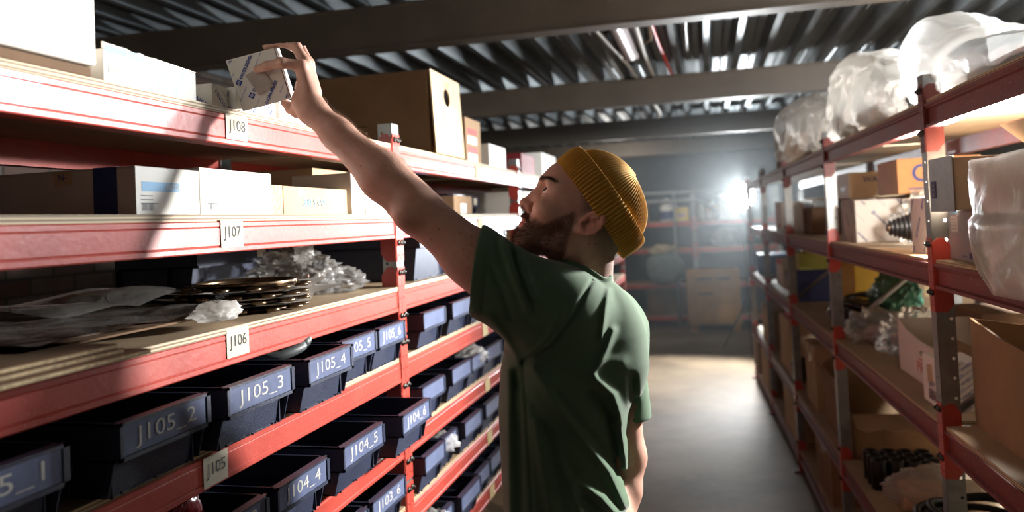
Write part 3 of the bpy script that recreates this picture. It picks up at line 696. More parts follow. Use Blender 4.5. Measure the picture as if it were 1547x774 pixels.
# gaskets packed flat under film
mb = MB(); mb.box((-.26, -.26, 0), (.24, .16, .003), CARDD)
tag(mb.build('backing_card', loc=(-1.11, 1.11, z6 + .017)), 'dark backing card under the film-wrapped gaskets', 'backing card')
for k, (x, y, r, z) in enumerate([(-.98, 1.0, .085, .021), (-1.08, 1.14, .075, .021), (-.95, 1.17, .05, .021), (-1.22, 1.02, .08, .021)]):
    mb = MB(); gasket(mb, r * .72, r, 0, .003, [GASK, STEEL, REDPK, GASK][k]); 
    for q in range(8):
        A = 2 * PI * q / 8; mb.lathe([(.006, 0), (.009, 0), (.009, .0032), (.006, .0032)], STEEL, 10, Matrix.Translation((r * .86 * math.cos(A), r * .86 * math.sin(A), .0006)), True)
    tag(mb.build('flat_gasket', loc=(x, y, z6 + z)), ['brown flat gasket under film nearest the aisle', 'steel flat gasket under film in the middle', 'small red flat gasket under film beside the gasket stack', 'brown flat gasket under film at the back'][k], 'gasket', 'flat gaskets under film')
def sheet(x0, x1, y0, y1, z, amp, M, n=26, seed=0, f=9):
    mb = MB(); vs = []; fs = []
    for i in range(n + 1):
        for j in range(n + 1):
            x = x0 + (x1 - x0) * i / n; y = y0 + (y1 - y0) * j / n
            e = min(i, j, n - i, n - j) / n
            vs.append((x, y, z + abs(noise.noise((x * f + seed, y * f, seed))) * amp + min(e * 4, 1) * amp * .3))
    for i in range(n):
        for j in range(n):
            a = i * (n + 1) + j; fs.append((a, a + n + 1, a + n + 2, a + 1))
    mb.add(vs, fs, M, None, True); return mb
tag(sheet(-.26, .25, -.24, .27, 0, .016, FILMC, seed=2).build('plastic_film', loc=(-1.10, 1.10, z6 + .026)), 'clear film laid over the flat gaskets at the left', 'plastic film')
tag(sheet(-.16, .15, -.32, .30, 0, .034, FILMC, seed=5, f=5).build('plastic_film', loc=(-1.2, 1.42, z6 + .035)), 'milky film pulled up behind the ring stack', 'plastic film')
# stack of ring gaskets with paper between
BRASS = mat('bronze_ring_metal', (132, 112, 88), .26, .95, var=.2, vscale=20)
DKR = mat('dark_ring_metal', (66, 50, 40), .3, .8, var=.2)
zz = z6 + .004
for k in range(4):
    t = thing('ring_gasket', ['bottom ring gasket of the stack by the J106 sticker', 'second lowest ring gasket of the stack by the J106 sticker', 'second highest ring gasket of the stack by the J106 sticker', 'topmost bronze ring gasket of the stack'][k], 'gasket', (-.975 - .005 * (k % 2), 1.53 + .012 * (1 if k % 2 else -1), zz), R(13 * k), 'ring gaskets in a stack')
    mb = MB(); gasket(mb, .088, .118, .0, .004, DKR, 56); gasket(mb, .088, .1, .004, .003, BRASS if k == 3 else DKR, 56)
    if k == 3:
        mb.lathe([(.098, .004), (.102, .004), (.108, .014), (.104, .015), (.102, .012)], BRASS, 56, close=True)
    for q in range(12):
        A = 2 * PI * q / 12; mb.lathe([(.009, -.001), (.016, -.001), (.017, .003), (.015, .006), (.009, .006)], BRASS, 12, Matrix.Translation((.122 * math.cos(A), .122 * math.sin(A), 0)), True)
    mb.build('ring', t)
    zz += .0085
    if k < 3:
        mb = MB(); n = 9
        vs = []; 
        rz = R([24, -8, 14][k])
        for i in range(n + 1):
            for j in range(n + 1):
                x, y = -.13 + .26 * i / n, -.15 + .32 * j / n
                lift = max(0, (math.hypot(x, y) - .13)) * .12
                vs.append((x, y, lift)); 
        q0 = len(vs); vs += [(a, b, c_ + .0008) for a, b, c_ in vs]
        fs = []
        for i in range(n):
            for j in range(n):
                a = i * (n + 1) + j; fs.append((a + n + 2, a + n + 1, a, a + 1)[::1]); fs.append((q0 + a, q0 + a + n + 1, q0 + a + n + 2, q0 + a + 1))
        mb.add(vs, fs, GREYB)
        tag(mb.build('paper_sheet', loc=(-.975, 1.545, zz + .0005), rot=(0, 0, rz)), ['lowest grey paper sheet between the ring gaskets', 'middle grey paper sheet between the ring gaskets', 'top grey paper sheet between the ring gaskets'][k], 'paper sheet', 'paper between the rings')
        zz += .0055
# small bag with handwriting
t = thing('plastic_bag', 'small clear bag with black handwriting hanging over the J106 sticker', 'plastic bag', (-.86, 1.255, z6 + .018), R(20))
mb = MB(); crumpled(mb, (0, 0, .006), (.04, .062, .02), FILMW, 11, .35, 4, 2.2, -.6); mb.build('bag_film', t)
mb = MB(); mb.text('Зм9ИЖ', (.010, -.01, .0330), (.1, 1, .15), (-1, .1, .35), .016, INK, off=.001); mb.build('handwriting', t)
# clear bag with a steel fitting
t = thing('plastic_bag', 'large crinkled clear bag round a steel fitting near the red post', 'plastic bag', (-1.02, 1.83, z6))
mb = MB(); crumpled(mb, (0, 0, .05), (.11, .10, .062), FILMC, 21, .42, 5, 2.4, -.8); crumpled(mb, (.09, .07, .03), (.06, .06, .035), FILMC, 23, .5, 4, 2.6, -.8); crumpled(mb, (.02, .01, .105), (.02, .03, .03), FILMW, 25, .6, 4, 2.4); mb.build('bag_film', t)
t2 = thing('pipe_fitting', 'dark steel fitting inside the clear bag near the red post', 'pipe fitting', (-1.02, 1.83, z6 + .045), 0, rot=(0, R(90), R(25)))
mb = MB(); mb.lathe([(0, -.05), (.03, -.05), (.034, -.03), (.034, .0), (.026, .01), (.026, .03), (.018, .035)], DKR, 24); mb.build('fitting_body', t2)
mb = MB(); mb.lathe([(.018, .033), (.02, .04), (.02, .058), (.016, .060), (0, .061)], STEEL, 24); mb.build('end_cap', t2)
# ------------------------------------------------------------------ right rack: top shelf
zt = RZL[0] + .0102
BW = 'big plastic bags on the top right shelf'
def loft(mb, rings, M, caps=False):
    n = len(rings[0]); vs = [p for r_ in rings for p in r_]; fs = []
    for i in range(len(rings) - 1):
        for k in range(n): fs.append((i * n + k, i * n + (k + 1) % n, (i + 1) * n + (k + 1) % n, (i + 1) * n + k))
    if caps: fs += [tuple(range(n - 1, -1, -1)), tuple((len(rings) - 1) * n + k for k in range(n))]
    return mb.add(vs, fs, M, None, True)
def bag_loft(spec, seed, n=96, amp=.02):
    """spec: list of (a, xc, half-width, height, squareness); an open-mouthed bag lying along the shelf"""
    rings = []; fine = []
    for p, q in zip(spec[:-1], spec[1:]):
        for k in range(7): fine.append(tuple(p[j] + (q[j] - p[j]) * k / 7 for j in range(5)))
    fine.append(spec[-1])
    for i, (a, xc, hw, h, pk) in enumerate(fine):
        ring = []
        for k in range(n):
            A = 2 * PI * k / n; c_, s_ = math.cos(A), math.sin(A)
            e = .55; x = math.copysign(abs(c_) ** e, c_) * hw; z = (math.copysign(abs(s_) ** e, s_) * .5 + .5) * h
            if s_ > 0: z += pk * h * max(0, s_) ** 4
            q = noise.noise((x * 9 + seed, a * 7, z * 9)) * amp + (abs(noise.noise((x * 17, a * 15 + seed, z * 17))) - .3) * amp * 1.1 + (abs(noise.noise((x * 31 + a * 22, a * 9 + seed, z * 31 - a * 14))) - .25) * amp * .8
            ring.append((xc + x + q, a + q * .8, max(.001, z + q * (1 if z > .02 else 0))))
        rings.append(ring)
    return rings
t = thing('plastic_bag', 'large milky bag gaping open right of the grey post top', 'plastic bag', RW(0, 0, zt), RRZ, BW)
mb = MB(); sp = [(1.42, .86, .16, .05, 0), (1.55, .86, .18, .06, 0), (1.75, .855, .18, .075, 0), (1.95, .85, .175, .105, .02), (2.15, .84, .165, .135, .05), (2.35, .82, .15, .185, .1), (2.48, .80, .135, .225, .14), (2.56, .795, .125, .245, .16)]
loft(mb, bag_loft(sp, 3, amp=.016), FILMW); mb.build('bag_film', t)
GF = mat('grey_foam_block', (92, 92, 96), .8, var=.3, vscale=22, bump=.2)
mb = MB(); mb.box((-.11, -.30, 0), (.11, .26, .052), GF, bev=.01); tag(mb.build('foam_block', loc=RW(.83, 1.92, zt + .002), rot=(0, 0, RRZ)), 'dark grey block lying inside the large milky bag', 'foam block')
t = thing('plastic_bag', 'bulging milky bag left of the grey post top', 'plastic bag', RW(0, 0, zt), RRZ, BW)
mb = MB(); sp = [(2.64, .80, .10, .13, 0), (2.75, .80, .13, .17, .05), (2.9, .80, .15, .21, .1), (3.1, .79, .155, .26, .12), (3.3, .78, .15, .29, .14), (3.42, .77, .15, .30, .16), (3.48, .765, .13, .28, .1)]
loft(mb, bag_loft(sp, 13, amp=.024), FILMG); mb.build('bag_film', t)
t = thing('plastic_bag', 'greyish bag hanging over the shelf edge at the far end', 'plastic bag', RW(0, 0, zt), RRZ, BW)
mb = MB(); sp = [(3.62, .80, .12, .14, 0), (3.8, .79, .15, .22, .05), (4.1, .77, .16, .28, .05), (4.5, .75, .16, .31, .1), (4.85, .73, .15, .32, .1), (4.95, .72, .14, .31, .08)]
loft(mb, bag_loft(sp, 23, amp=.026), FILMG); mb.build('bag_film', t)
GRP = mat('grey_machine_part', (112, 108, 102), .55, .3, var=.2)
for k, (x, a, s_, lab) in enumerate([(.80, 2.95, (.09, .13, .09), 'grey ribbed part inside the bulging milky bag'), (.79, 3.30, (.09, .10, .12), 'second grey ribbed part deeper in the bulging milky bag'), (.77, 4.3, (.10, .18, .11), 'grey ribbed part inside the far greyish bag')]):
    t = thing('machine_part', lab, 'machine part', RW(x, a, zt + .004), RRZ, 'parts in the milky bags')
    mb = MB(); mb.box((-s_[0], -s_[1], 0), (s_[0], s_[1], s_[2] * .6), GRP, bev=.012)
    for q in range(4): mb.box((-s_[0] + .02 + q * s_[0] * .5 - .004, -s_[1] + .02, s_[2] * .6), (-s_[0] + .02 + q * s_[0] * .5 + .004, s_[1] - .02, s_[2]), GRP)
    mb.build('casing', t)
    for q in range(3):
        mb = MB(); mb.tube([(-s_[0] - .028, -s_[1] * .6 + q * s_[1] * .6, s_[2] * .35), (-s_[0], -s_[1] * .6 + q * s_[1] * .6, s_[2] * .35)], .006, STEEL, 8); mb.build('stud', t)
c = Carton('cardboard_carton', 'tan carton at the far end of the top right shelf', 'carton', .90, 5.7, zt, .4, .5, .23, CARD, right=True); c.tape(); c.done()

# ------------------------------------------------------------------ middle shelf
zm = RZL[1] + .0102
c = Carton('steel_case', 'silvery metal case with a dark tag on top of the slate box', 'metal case', .80, 2.075, zm + .128, .36, .17, .122, mat('case_board', (196, 180, 160), .6, var=.06), right=True, flapline=False)
p = c.part('end_plate'); p.box((-.1835, -.088, -.003), (-.1802, .088, .127), GALV, bev=.001)
p.box((-.1845, .035, .03), (-.1838, .070, .072), BLUED); p.text('K32', (-.1845, .0525, .05), (0, 0, 1), (0, 1, 0), .014, CARDL, off=.0006)
p.quad((-.1838, .045, .098), (.0, -1, .0), (0, .3, 1), .0025, .022, INKG)
c.lines('S', .2, .8, .12, 1, .01, .0015, CARD); c.done('case_body')
c = Carton('parts_box', 'slate grey box under the silvery metal case', 'box', .80, 2.165, zm, .24, .2, .127, mat('slate_board', (148, 144, 144), .5, var=.06), right=True, flapline=False)
c.quad('W', -.35, .72, .05, .04, GREYB); c.lines('W', -.35, .82, .04, 4, .008, .0016); c.quad('W', -.35, .96, .06, .008, BLUEL); c.quad('W', .7, .12, .02, .014, BLUED); c.lines('W', .4, .1, .06, 1, .01, .002, BLUE); c.done('box_body')
# open box with raised flap behind
t = thing('cardboard_carton', 'open printed carton with a raised flap behind the silvery case', 'carton', RW(.98, 1.86, zm), RRZ)
mb = MB(); w, l, h, q = .17, .16, .255, .004
for (lo, hi) in (((-w, -l, 0), (-w + q, l, h)), ((w - q, -l, 0), (w, l, h)), ((-w, -l, 0), (w, -l + q, h)), ((-w, l - q, 0), (w, l, h)), ((-w, -l, 0), (w, l, q))): mb.box(lo, hi, CARDL)
mb.build('carton_body', t)
mb = MB(); mb.box((0, -l, 0), (.10, l, .004), CARDL); o = mb.build('flap', t); o.location = (-w, 0, h); o.rotation_euler = (0, R(-138), 0)
mb = MB(); mb.box((-w, 0, 0), (w, .09, .004), CARDL); mb.text('KNORR-B', (0.02, .05, .004), (1, 0, 0), (0, 1, 0), .018, BLUED, off=.0006); o = mb.build('flap', t); o.location = (0, l, h); o.rotation_euler = (R(62), 0, 0)
# hanging clear bag near the camera
t = thing('plastic_bag', 'big limp clear bag hanging over the middle beam at the right edge', 'plastic bag', RW(0, 0, zm), RRZ)
rings = []
for i in range(22):
    f = i / 21; z = .235 - .275 * f; ring = []
    amax = 1.885 - .02 * math.sin(f * 3) - .10 * f ** 3
    amin = 1.30
    for k in range(44):
        A = 2 * PI * k / 44; cc, ss = math.cos(A), math.sin(A)
        a = (amax + amin) / 2 + math.copysign(abs(cc) ** .6, cc) * (amax - amin) / 2 * (1 - .06 * f * f)
        x = .603 + (.0 if f > .45 else .012) + ss * (.006 + .026 * math.sin(PI * min(1, f * 1.05))) + noise.noise((a * 9, z * 7, 4)) * .012 + (abs(noise.noise((a * 20 + 3, z * 16, 1))) - .3) * .009
        ring.append((x, a, z + noise.noise((a * 6, f * 3, 8)) * .012))
    rings.append(ring)
mb = MB(); loft(mb, rings, FILMH); mb.build('bag_film', t)
mb = MB(); mb.box((-.0, -.18, 0), (.13, .12, .20), GREYB, bev=.002); tag(mb.build('parts_box', loc=RW(.66, 1.70, zm), rot=(0, 0, RRZ)), 'pale box wrapped behind the big limp clear bag', 'box')
# printed box by the post, boot with bellows, wrap, printed box beyond
c = Carton('parts_box', 'printed white box left of the grey post', 'box', .755, 2.545, zm, .13, .15, .165, WHITEB, right=True, flapline=False); kb_print(c, 'S', .04, 52, .007); kb_print(c, 'W', .04, 52, .007); c.done('box_body')
t = thing('brake_actuator', 'black actuator with ribbed rubber boot on the middle right shelf', 'machine part', RW(.76, 2.93, zm), RRZ)
Tn = Matrix.Translation((0, 0, .068)) @ Matrix.Rotation(R(-90), 4, 'Y')
mb = MB(); mb.lathe([(0, .068), (.012, .068), (.014, .06), (.014, .045)], STEEL, 16, Tn); mb.build('push_rod', t)
mb = MB(); pr_ = []
for k in range(7):
    r_ = .020 + .0045 * k; z = .058 - .0135 * k; pr_ += [(r_ + .006, z), (r_ + .007, z - .003), (r_ + .001, z - .007), (r_ + .001, z - .010)]
mb.lathe([(0, .059), (.016, .059)] + pr_ + [(.05, -.036), (.055, -.04), (0, -.04)], RUBBER, 32, Tn); mb.build('rubber_boot', t)
mb = MB(); mb.lathe([(0, -.038), (.062, -.038), (.064, -.042), (.064, -.058), (.060, -.062), (0, -.062)], BLACKP, 32, Tn)
for (y, z) in ((-.05, .118), (.05, .118), (-.05, .018), (.05, .018)):
    mb.box((.036, y - .014, z - .014), (.062, y + .014, z + .014), BLACKP, bev=.004)
mb.build('flange', t)
mb = MB(); mb.lathe([(0, -.062), (.058, -.062), (.058, -.074), (.055, -.1), (.05, -.13), (.04, -.14), (0, -.14)], mat('cast_aluminium', (176, 172, 166), .4, .8, var=.1), 32, Tn); mb.build('housing', t)
mb = MB()
for (y, z) in ((-.05, .118), (.05, .118), (-.05, .018), (.05, .018)):
    mb.lathe([(.007, 0), (.007, .006), (0, .007)], STEEL, 6, Matrix.Translation((.036, y, z)) @ Matrix.Rotation(R(-90), 4, 'Y'))
mb.build('mounting_bolts', t)
t = thing('plastic_bag', 'loose shiny wrap bag behind the black actuator', 'plastic bag', RW(.93, 3.2, zm), RRZ); mb = MB(); crumpled(mb, (0, 0, .07), (.13, .16, .12), FILMC, 31, .4, 5, 2.2, -.55); mb.build('bag_film', t)
c = Carton('parts_box', 'diagonally printed box beside the second grey post', 'box', .80, 3.60, zm, .2, .30, .172, GREYB, right=True, flapline=False); kb_print(c, 'S', .05, -48, .008, BLUED); kb_print(c, 'W', .05, -48, .008, BLUED); c.done('box_body')
c = Carton('cardboard_carton', 'plain carton supporting the two tan cartons at the back', 'carton', 1.03, 3.70, zm, .22, .7, .185, CARDL, right=True); c.done()
c = Carton('cardboard_carton', 'tan carton lettered in blue behind the second grey post', 'carton', .97, 4.40, zm + .188, .26, .30, .13, CARDL, right=True); c.text('S', .1, .72, 'WABCO', .026, BLUED, width=.15, bold=.001); c.text('W', .0, .4, 'WABCO', .02, BLUED, width=.11); c.done()
c = Carton('cardboard_carton', 'orange-tan carton with a large blue G', 'carton', .99, 3.50, zm + .188, .30, .32, .135, mat('orange_cardboard', (178, 128, 84), .85, var=.08, spec=.2), right=True); c.text('S', -.45, .58, 'G', .066, BLUED, bold=.0015); c.quad('S', -.42, .14, .10, .005, BLUED); c.done()
# far bays of the middle shelf
c = Carton('parts_box', 'white box with red print beyond the third post', 'box', .82, 5.75, zm, .3, .36, .2, WHITEB, right=True); c.quad('S', .2, .2, .12, .03, REDP); c.quad('W', .2, .2, .12, .03, REDP); c.done('box_body')
c = Carton('cardboard_carton', 'grey-tan carton under the blue-lettered one', 'carton', .98, 4.40, zm, .26, .28, .185, GREYB, right=True); c.done()
c = Carton('cardboard_carton', 'dark carton behind the second grey post', 'carton', .90, 4.82, zm, .36, .32, .15, CARDD, right=True); c.done()
c = Carton('cardboard_carton', 'black flat tray on the dark carton behind the second post', 'tray', .90, 4.82, zm + .153, .34, .30, .04, BLACKP, right=True, flapline=False); c.done('tray_body')
c = Carton('parts_box', 'white carton between third and fourth posts', 'box', .92, 5.32, zm, .3, .22, .21, WHITEB, right=True); c.done('box_body')

# ------------------------------------------------------------------ low shelf
zl = RZL[2] + .0102
WHT = mat('white_tray_board', (222, 214, 204), .6, var=.03, spec=.3)
t = thing('cardboard_tray', 'white cut-down carton with red lettering and a hand hole', 'carton', RW(.88, 2.72, zl), RRZ)
mb = MB(); w, l, q = .15, .30, .004
side = [(-l, 0), (l, 0), (l, .175), (l - .02, .175), (l - .12, .15), (l - .28, .135), (-l + .12, .13), (-l, .13)]
mb.prism([(a, z) for a, z in side], 'x', w - q, w, WHT); mb.box((-w, -l, 0), (w, -l + q, .13), WHT); mb.box((-w, l - q, 0), (w, l, .178), WHT); mb.box((-w, -l, 0), (w, l, q), WHT)
mb.build('tray_body', t)
bmx = bmesh.new(); ov = [bmx.verts.new((0, a, z)) for a, z in side]; iv = [bmx.verts.new((0, .02 + .036 * math.cos(2 * PI * k / 14), .098 + .011 * math.sin(2 * PI * k / 14))) for k in range(14)]
es = [bmx.edges.new((ov[i], ov[(i + 1) % len(ov)])) for i in range(len(ov))] + [bmx.edges.new((iv[i], iv[(i + 1) % 14])) for i in range(14)]
bmesh.ops.triangle_fill(bmx, edges=es, use_beauty=True); ge = bmesh.ops.extrude_face_region(bmx, geom=bmx.faces[:])
for v in [q_ for q_ in ge['geom'] if isinstance(q_, bmesh.types.BMVert)]: v.co.x += .004
bmesh.ops.recalc_face_normals(bmx, faces=bmx.faces[:])
mb = MB(); mb.bm(bmx, WHT); mb.text('PROVIA', (0, -.04, .052), (0, -1, 0), (0, 0, 1), .036, mat('pink_red_print', (206, 84, 74), .7, var=0), width=.24); mb.quad((0, -.04, .079), (0, -1, 0), (0, 0, 1), .2, .004, MATS['pink_red_print']); o = mb.build('side_panel', t); o.location = (-w, 0, 0)
t = thing('cardboard_tube', 'orange-brown cardboard roll inside the white cut-down carton', 'roll', RW(.86, 2.74, zl + .006), RRZ); mb = MB(); mb.tube([(0, -.1, .09), (0, .1, .09)], .03, CARD, 16); mb.tube([(0, -.1, .03), (0, .1, .03)], .03, CARD, 16); mb.build('roll_body', t)
c = Carton('parts_box', 'small white box with blue stripes and barcode by the post foot', 'box', .735, 2.475, zl, .11, .165, .135, WHITEB, right=True, flapline=False)
c.quad('W', -.15, .65, .05, .05, CARDL, 8); c.text('W', .0, .44, 'WABCO', .010, BLUED, 6); c.bars('W', .1, .22, .075, .03, INK, n=22); c.lines('W', .1, .38, .06, 1, .01, .002, BLUE)
for k in range(7):
    for u in (-.75, -.25, .25, .75):
        v = (k + .5) / 7
        if k % 2 == 0: c.text('S', u, v, 'WABCO', .008, BLUE, 38)
        else: c.quad('S', u, v, .022, .0012, BLUE, 38)
c.done('box_body')
# large open carton at the right edge
t = thing('cardboard_carton', 'large open brown carton with curved sides at the right edge', 'carton', RW(.90, 1.90, zl), RRZ)
def wall(p0, p1, h0, h1, bow, M, n=14, th=.006):
    mb = MB(); p0, p1 = Vector(p0), Vector(p1); d = (p1 - p0); nn = Vector((d.y, -d.x)).normalized(); vs = []
    for k in range(n + 1):
        f = k / n; b = math.sin(PI * f) * bow; p = p0 + d * f + nn * b; h = h0 + (h1 - h0) * f - .024 * math.sin(PI * f) + .0014 * math.sin(f * 60)
        for (dx, z) in ((0, 0), (0, h), (th, h), (th, 0)): vs.append((p.x - nn.x * dx, p.y - nn.y * dx, z))
    fs = []
    for k in range(n):
        for j in range(4): fs.append((k * 4 + j, k * 4 + (j + 1) % 4, (k + 1) * 4 + (j + 1) % 4, (k + 1) * 4 + j))
    fs += [(0, 3, 2, 1), tuple(n * 4 + j for j in range(4))]
    return mb.add(vs, fs, M, None, False)
for nm, p0, p1, h0, h1, bw in (('wall_panel', (-.18, .36), (-.18, -.36), .275, .262, .006), ('wall_panel', (.2, -.36), (.2, .36), .27, .275, .004), ('wall_panel', (-.18, -.36), (.2, -.36), .262, .27, .01), ('wall_panel', (.2, .36), (-.18, .36), .275, .275, .004)):
    o = wall(p0, p1, h0, h1, bw, CARD).build(nm, t)
MB().box((-.178, -.356, .001), (.198, .356, .007), CARD).build('carton_bottom', t)
# bags and parts further along
PINK = mat('mixed_parts_print', (150, 96, 88), .5, var=.2, vscale=9, c2=(214, 200, 196))
t = thing('plastic_bag', 'shiny clear bag of reddish parts behind the white cut-down carton', 'plastic bag', RW(.90, 3.28, zl), RRZ); mb = MB(); crumpled(mb, (0, 0, .07), (.17, .22, .11), FILMC, 41, .35, 5, 2.2, -.6); mb.build('bag_film', t)
for k in range(7):
    rnd = random.Random(k); mb = MB(); s_ = rnd.uniform(.03, .045); mb.box((-s_, -s_ * 1.3, 0), (s_, s_ * 1.3, .02), PINK, bev=.004)
    tag(mb.build('spare_part_packet', loc=RW(.84 + .05 * (k % 3), 3.15 + .06 * k % .3 + .045 * (k // 2), zl + .012 + .021 * (k // 3)), rot=(0, 0, rnd.uniform(0, 3))), 'reddish packet inside the shiny clear bags on the low right shelf', 'packet', 'reddish packets in the clear bags')
t = thing('plastic_bag', 'second crinkled bag of reddish parts nearer the shelf edge', 'plastic bag', RW(.80, 3.62, zl), RRZ); mb = MB(); crumpled(mb, (0, 0, .05), (.12, .15, .085), FILMC, 43, .4, 5, 2.4, -.6); crumpled(mb, (.02, -.02, .035), (.08, .1, .04), PINK, 44, .3, 4, 2.4, -.8); mb.build('bag_film', t)
t = thing('hose_coil', 'glossy black bagged hose coil beside the second post', 'hose', RW(.86, 4.12, zl), RRZ)
GLB = mat('glossy_black_film', (12, 13, 16), .12, var=.1, spec=.7)
mb = MB()
for k in range(5):
    r_ = .12 + .016 * (k % 3); mb.tube([wob((r_ * math.cos(a), 1.5 * r_ * math.sin(a), .03 + .022 * k + .006 * math.sin(3 * a + k)), 9, .016) for a in [q * 2 * PI / 40 for q in range(41)]], .017, GLB, 8)
mb.build('coil', t); mb = MB(); crumpled(mb, (0, 0, .06), (.17, .23, .07), GLB, 51, .18, 5, 3, -.8); mb.build('bag_film', t)
GREENW = mat('green_wrapped_film', (64, 122, 96), .3, var=.35, vscale=12, spec=.6)
t = thing('wrapped_part', 'green film-wrapped part above the black hose coil', 'machine part', RW(.96, 3.98, zl), RRZ); mb = MB(); crumpled(mb, (0, 0, .15), (.10, .20, .11), GREENW, 61, .3, 5, 2.2, -1); mb.build('wrapped_body', t); mb = MB(); mb.tube([(-.10, -.12, .12), (-.12, -.13, .12)], .02, STEEL, 12); mb.build('port', t)
YEL = mat('yellow_box_board', (214, 178, 66), .6, var=.08)
c = Carton('parts_box', 'yellow box behind the black hose coil', 'box', 1.0, 4.62, zl, .24, .36, .27, YEL, right=True); c.lines('S', .0, .2, .12, 1, .01, .008, CARDD); c.done('box_body')
c = Carton('cardboard_carton', 'brown carton standing at the back left of the post on the low shelf', 'carton', 1.05, 3.05, zl, .18, .3, .2, CARDD, right=True); c.done()
t = thing('storage_crate', 'blue-grey bin low between second and third posts', 'storage bin', RW(.68, 5.40, zl), RRZ + PI, 'blue bins on the right rack'); bin_mesh(.42, .17, .4, mat('blue_grey_bin', (70, 80, 128), .45, var=.1)).build('bin_body', t)
c = Carton('parts_box', 'yellow-green box above the blue-grey bin', 'box', .92, 5.9, zl, .26, .3, .27, mat('lime_box', (190, 184, 84), .6, var=.1), right=True); c.done('box_body')
c = Carton('parts_box', 'white tub box beyond the third post on the low shelf', 'box', .88, 6.4, zl, .3, .36, .2, WHITEB, right=True); c.quad('W', 0, .9, .3, .03, REDP); c.done('box_body')
MAG = mat('magenta_box', (196, 40, 92), .5, var=.08)
c = Carton('parts_box', 'magenta box on the pale tan carton past the third post', 'box', .74, 7.2, zl - .16, .14, .26, .15, MAG, right=True); c.quad('W', 0, .3, .12, .04, WHITEB); 
c.t.location = RW(.76, 5.75, RZL[3] + .0102 + .364); c.done('box_body')
c = Carton('parts_box', 'blue box far along the low right shelf', 'box', .84, 7.65, zl, .3, .3, .18, mat('blue_tub', (60, 92, 150), .5, var=.1), right=True); c.done('box_body')

# ------------------------------------------------------------------ bottom shelf and floor
zb = RZL[3] + .0102
t = thing('cardboard_carton', 'brown carton with torn open flaps on the bottom right shelf', 'carton', RW(.905, 4.06, zb), RRZ)
mb = MB(); w, l, h, q = .21, .32, .19, .005
for (lo, hi) in (((-w, -l, 0), (-w + q, l, h)), ((w - q, -l, 0), (w, l, h)), ((-w, -l, 0), (w, -l + q, h)), ((-w, l - q, 0), (w, l, h)), ((-w, -l, 0), (w, l, q))): mb.box(lo, hi, CARD)
mb.build('carton_body', t)
for (sz, loc, rot) in (((.14, .63, 0), (-w, 0, h), (0, R(-108), 0)), ((.14, .63, 0), (w, 0, h), (0, R(-70), 0))):
    mb = MB(); mb.box((0, -sz[1] / 2, 0), (sz[0], sz[1] / 2, .005), CARD); o = mb.build('flap', t); o.location = loc; o.rotation_euler = rot
for (loc, rx) in (((0, l, h), 62), ((0, -l, h), 170)):
    mb = MB(); pts = [(-w, 0), (w, 0)] + [(w - i * .035, .12 + .012 * ((i * 7) % 3 - 1)) for i in range(13)]; mb.prism([(a, b) for a, b in pts], 'z', 0, .005, CARD); o = mb.build('flap', t); o.location = loc; o.rotation_euler = (R(rx if rx < 90 else 120), 0, 0)
o.rotation_euler = (R(200), 0, 0)
t = thing('pipe_bundle', 'bundle of dark rubber sleeves in front of the open carton', 'pipes', RW(.86, 3.42, zb), RRZ)
for k in range(12):
    mb = MB(); r_ = .030; i, j = k % 4, k // 4
    mb.lathe([(r_ - .006, 0), (r_, 0), (r_, .105), (r_ - .002, .11), (r_ - .006, .11), (r_ - .008, .03)], RUBBER, 18, Matrix.Translation((-.15 + i * .064, -.08 + j * .066, .001))); mb.build('rubber_sleeve', t)
t = thing('plastic_bag', 'clear bag of pale tubes on the bottom right shelf', 'plastic bag', RW(.86, 3.08, zb), RRZ); mb = MB(); crumpled(mb, (0, 0, .085), (.19, .085, .085), FILMH, 71, .22, 5, 2.4, -1); mb.build('bag_film', t)
t = thing('tube_roll', 'pale roll inside the clear bag on the bottom right shelf', 'roll', RW(.86, 3.08, zb + .004), RRZ); mb = MB(); mb.tube([(-.14, 0, .062), (.15, 0, .062)], .055, CARDL, 20); mb.build('roll_body', t)
t = thing('hose_coil', 'coil of black rubber hose at the bottom right', 'hose', RW(.88, 2.70, zb), RRZ)
mb = MB()
for k in range(7):
    r_ = .14 + .02 * (k % 3); mb.tube([wob((r_ * 1.1 * math.cos(a), r_ * .95 * math.sin(a), .02 + .021 * k + .008 * math.sin(2 * a + k)), 8, .012) for a in [q * 2 * PI / 48 for q in range(49)]], .012, RUBBER, 8)
mb.build('coil', t)
mb = MB(); mb.tube([(-.02, -.11, .165), (.01, -.13, .17), (.03, -.12, .165)], .005, WHITEB, 6); mb.build('tie_strap', t)
for k, (x, a, sx, sy, sz, M, lab) in enumerate([
        (.88, 4.35, .44, .42, .50, CARD, 'tall brown carton standing on the floor left of the open carton'),
        (.90, 5.55, .5, .55, .78, CARDL, 'tall tan carton on the floor beside the third post foot'),
        (.86, 6.9, .46, .6, .70, CARD, 'brown carton on the floor far down the right rack'),
        (.86, 7.7, .46, .5, .42, CARDD, 'low dark carton at the end of the right rack'),
        (.90, 3.1, .42, .7, .36, CARDD, 'dark carton on the floor under the bottom right shelf')]):
    zf = RZL[4] + .0102
    c = Carton('cardboard_carton', lab, 'carton', x, a, zf, sx, sy, min(sz, RZL[3] - .066 - zf - .004), M, right=True); c.tape(); c.done()
for k, (x, a, sx, sy, sz, M, lab) in enumerate([(.90, 4.75, .44, .36, .34, CARDL, 'tan carton on the bottom shelf between second and third posts'), (.90, 5.78, .46, .5, .36, CARDL, 'pale tan carton on the bottom shelf past the third post'), (.88, 6.95, .44, .6, .3, CARD, 'brown carton on the bottom shelf far down the right rack')]):
    c = Carton('cardboard_carton', lab, 'carton', x, a, zb, sx, sy, sz, M, right=True); c.tape(); c.done()
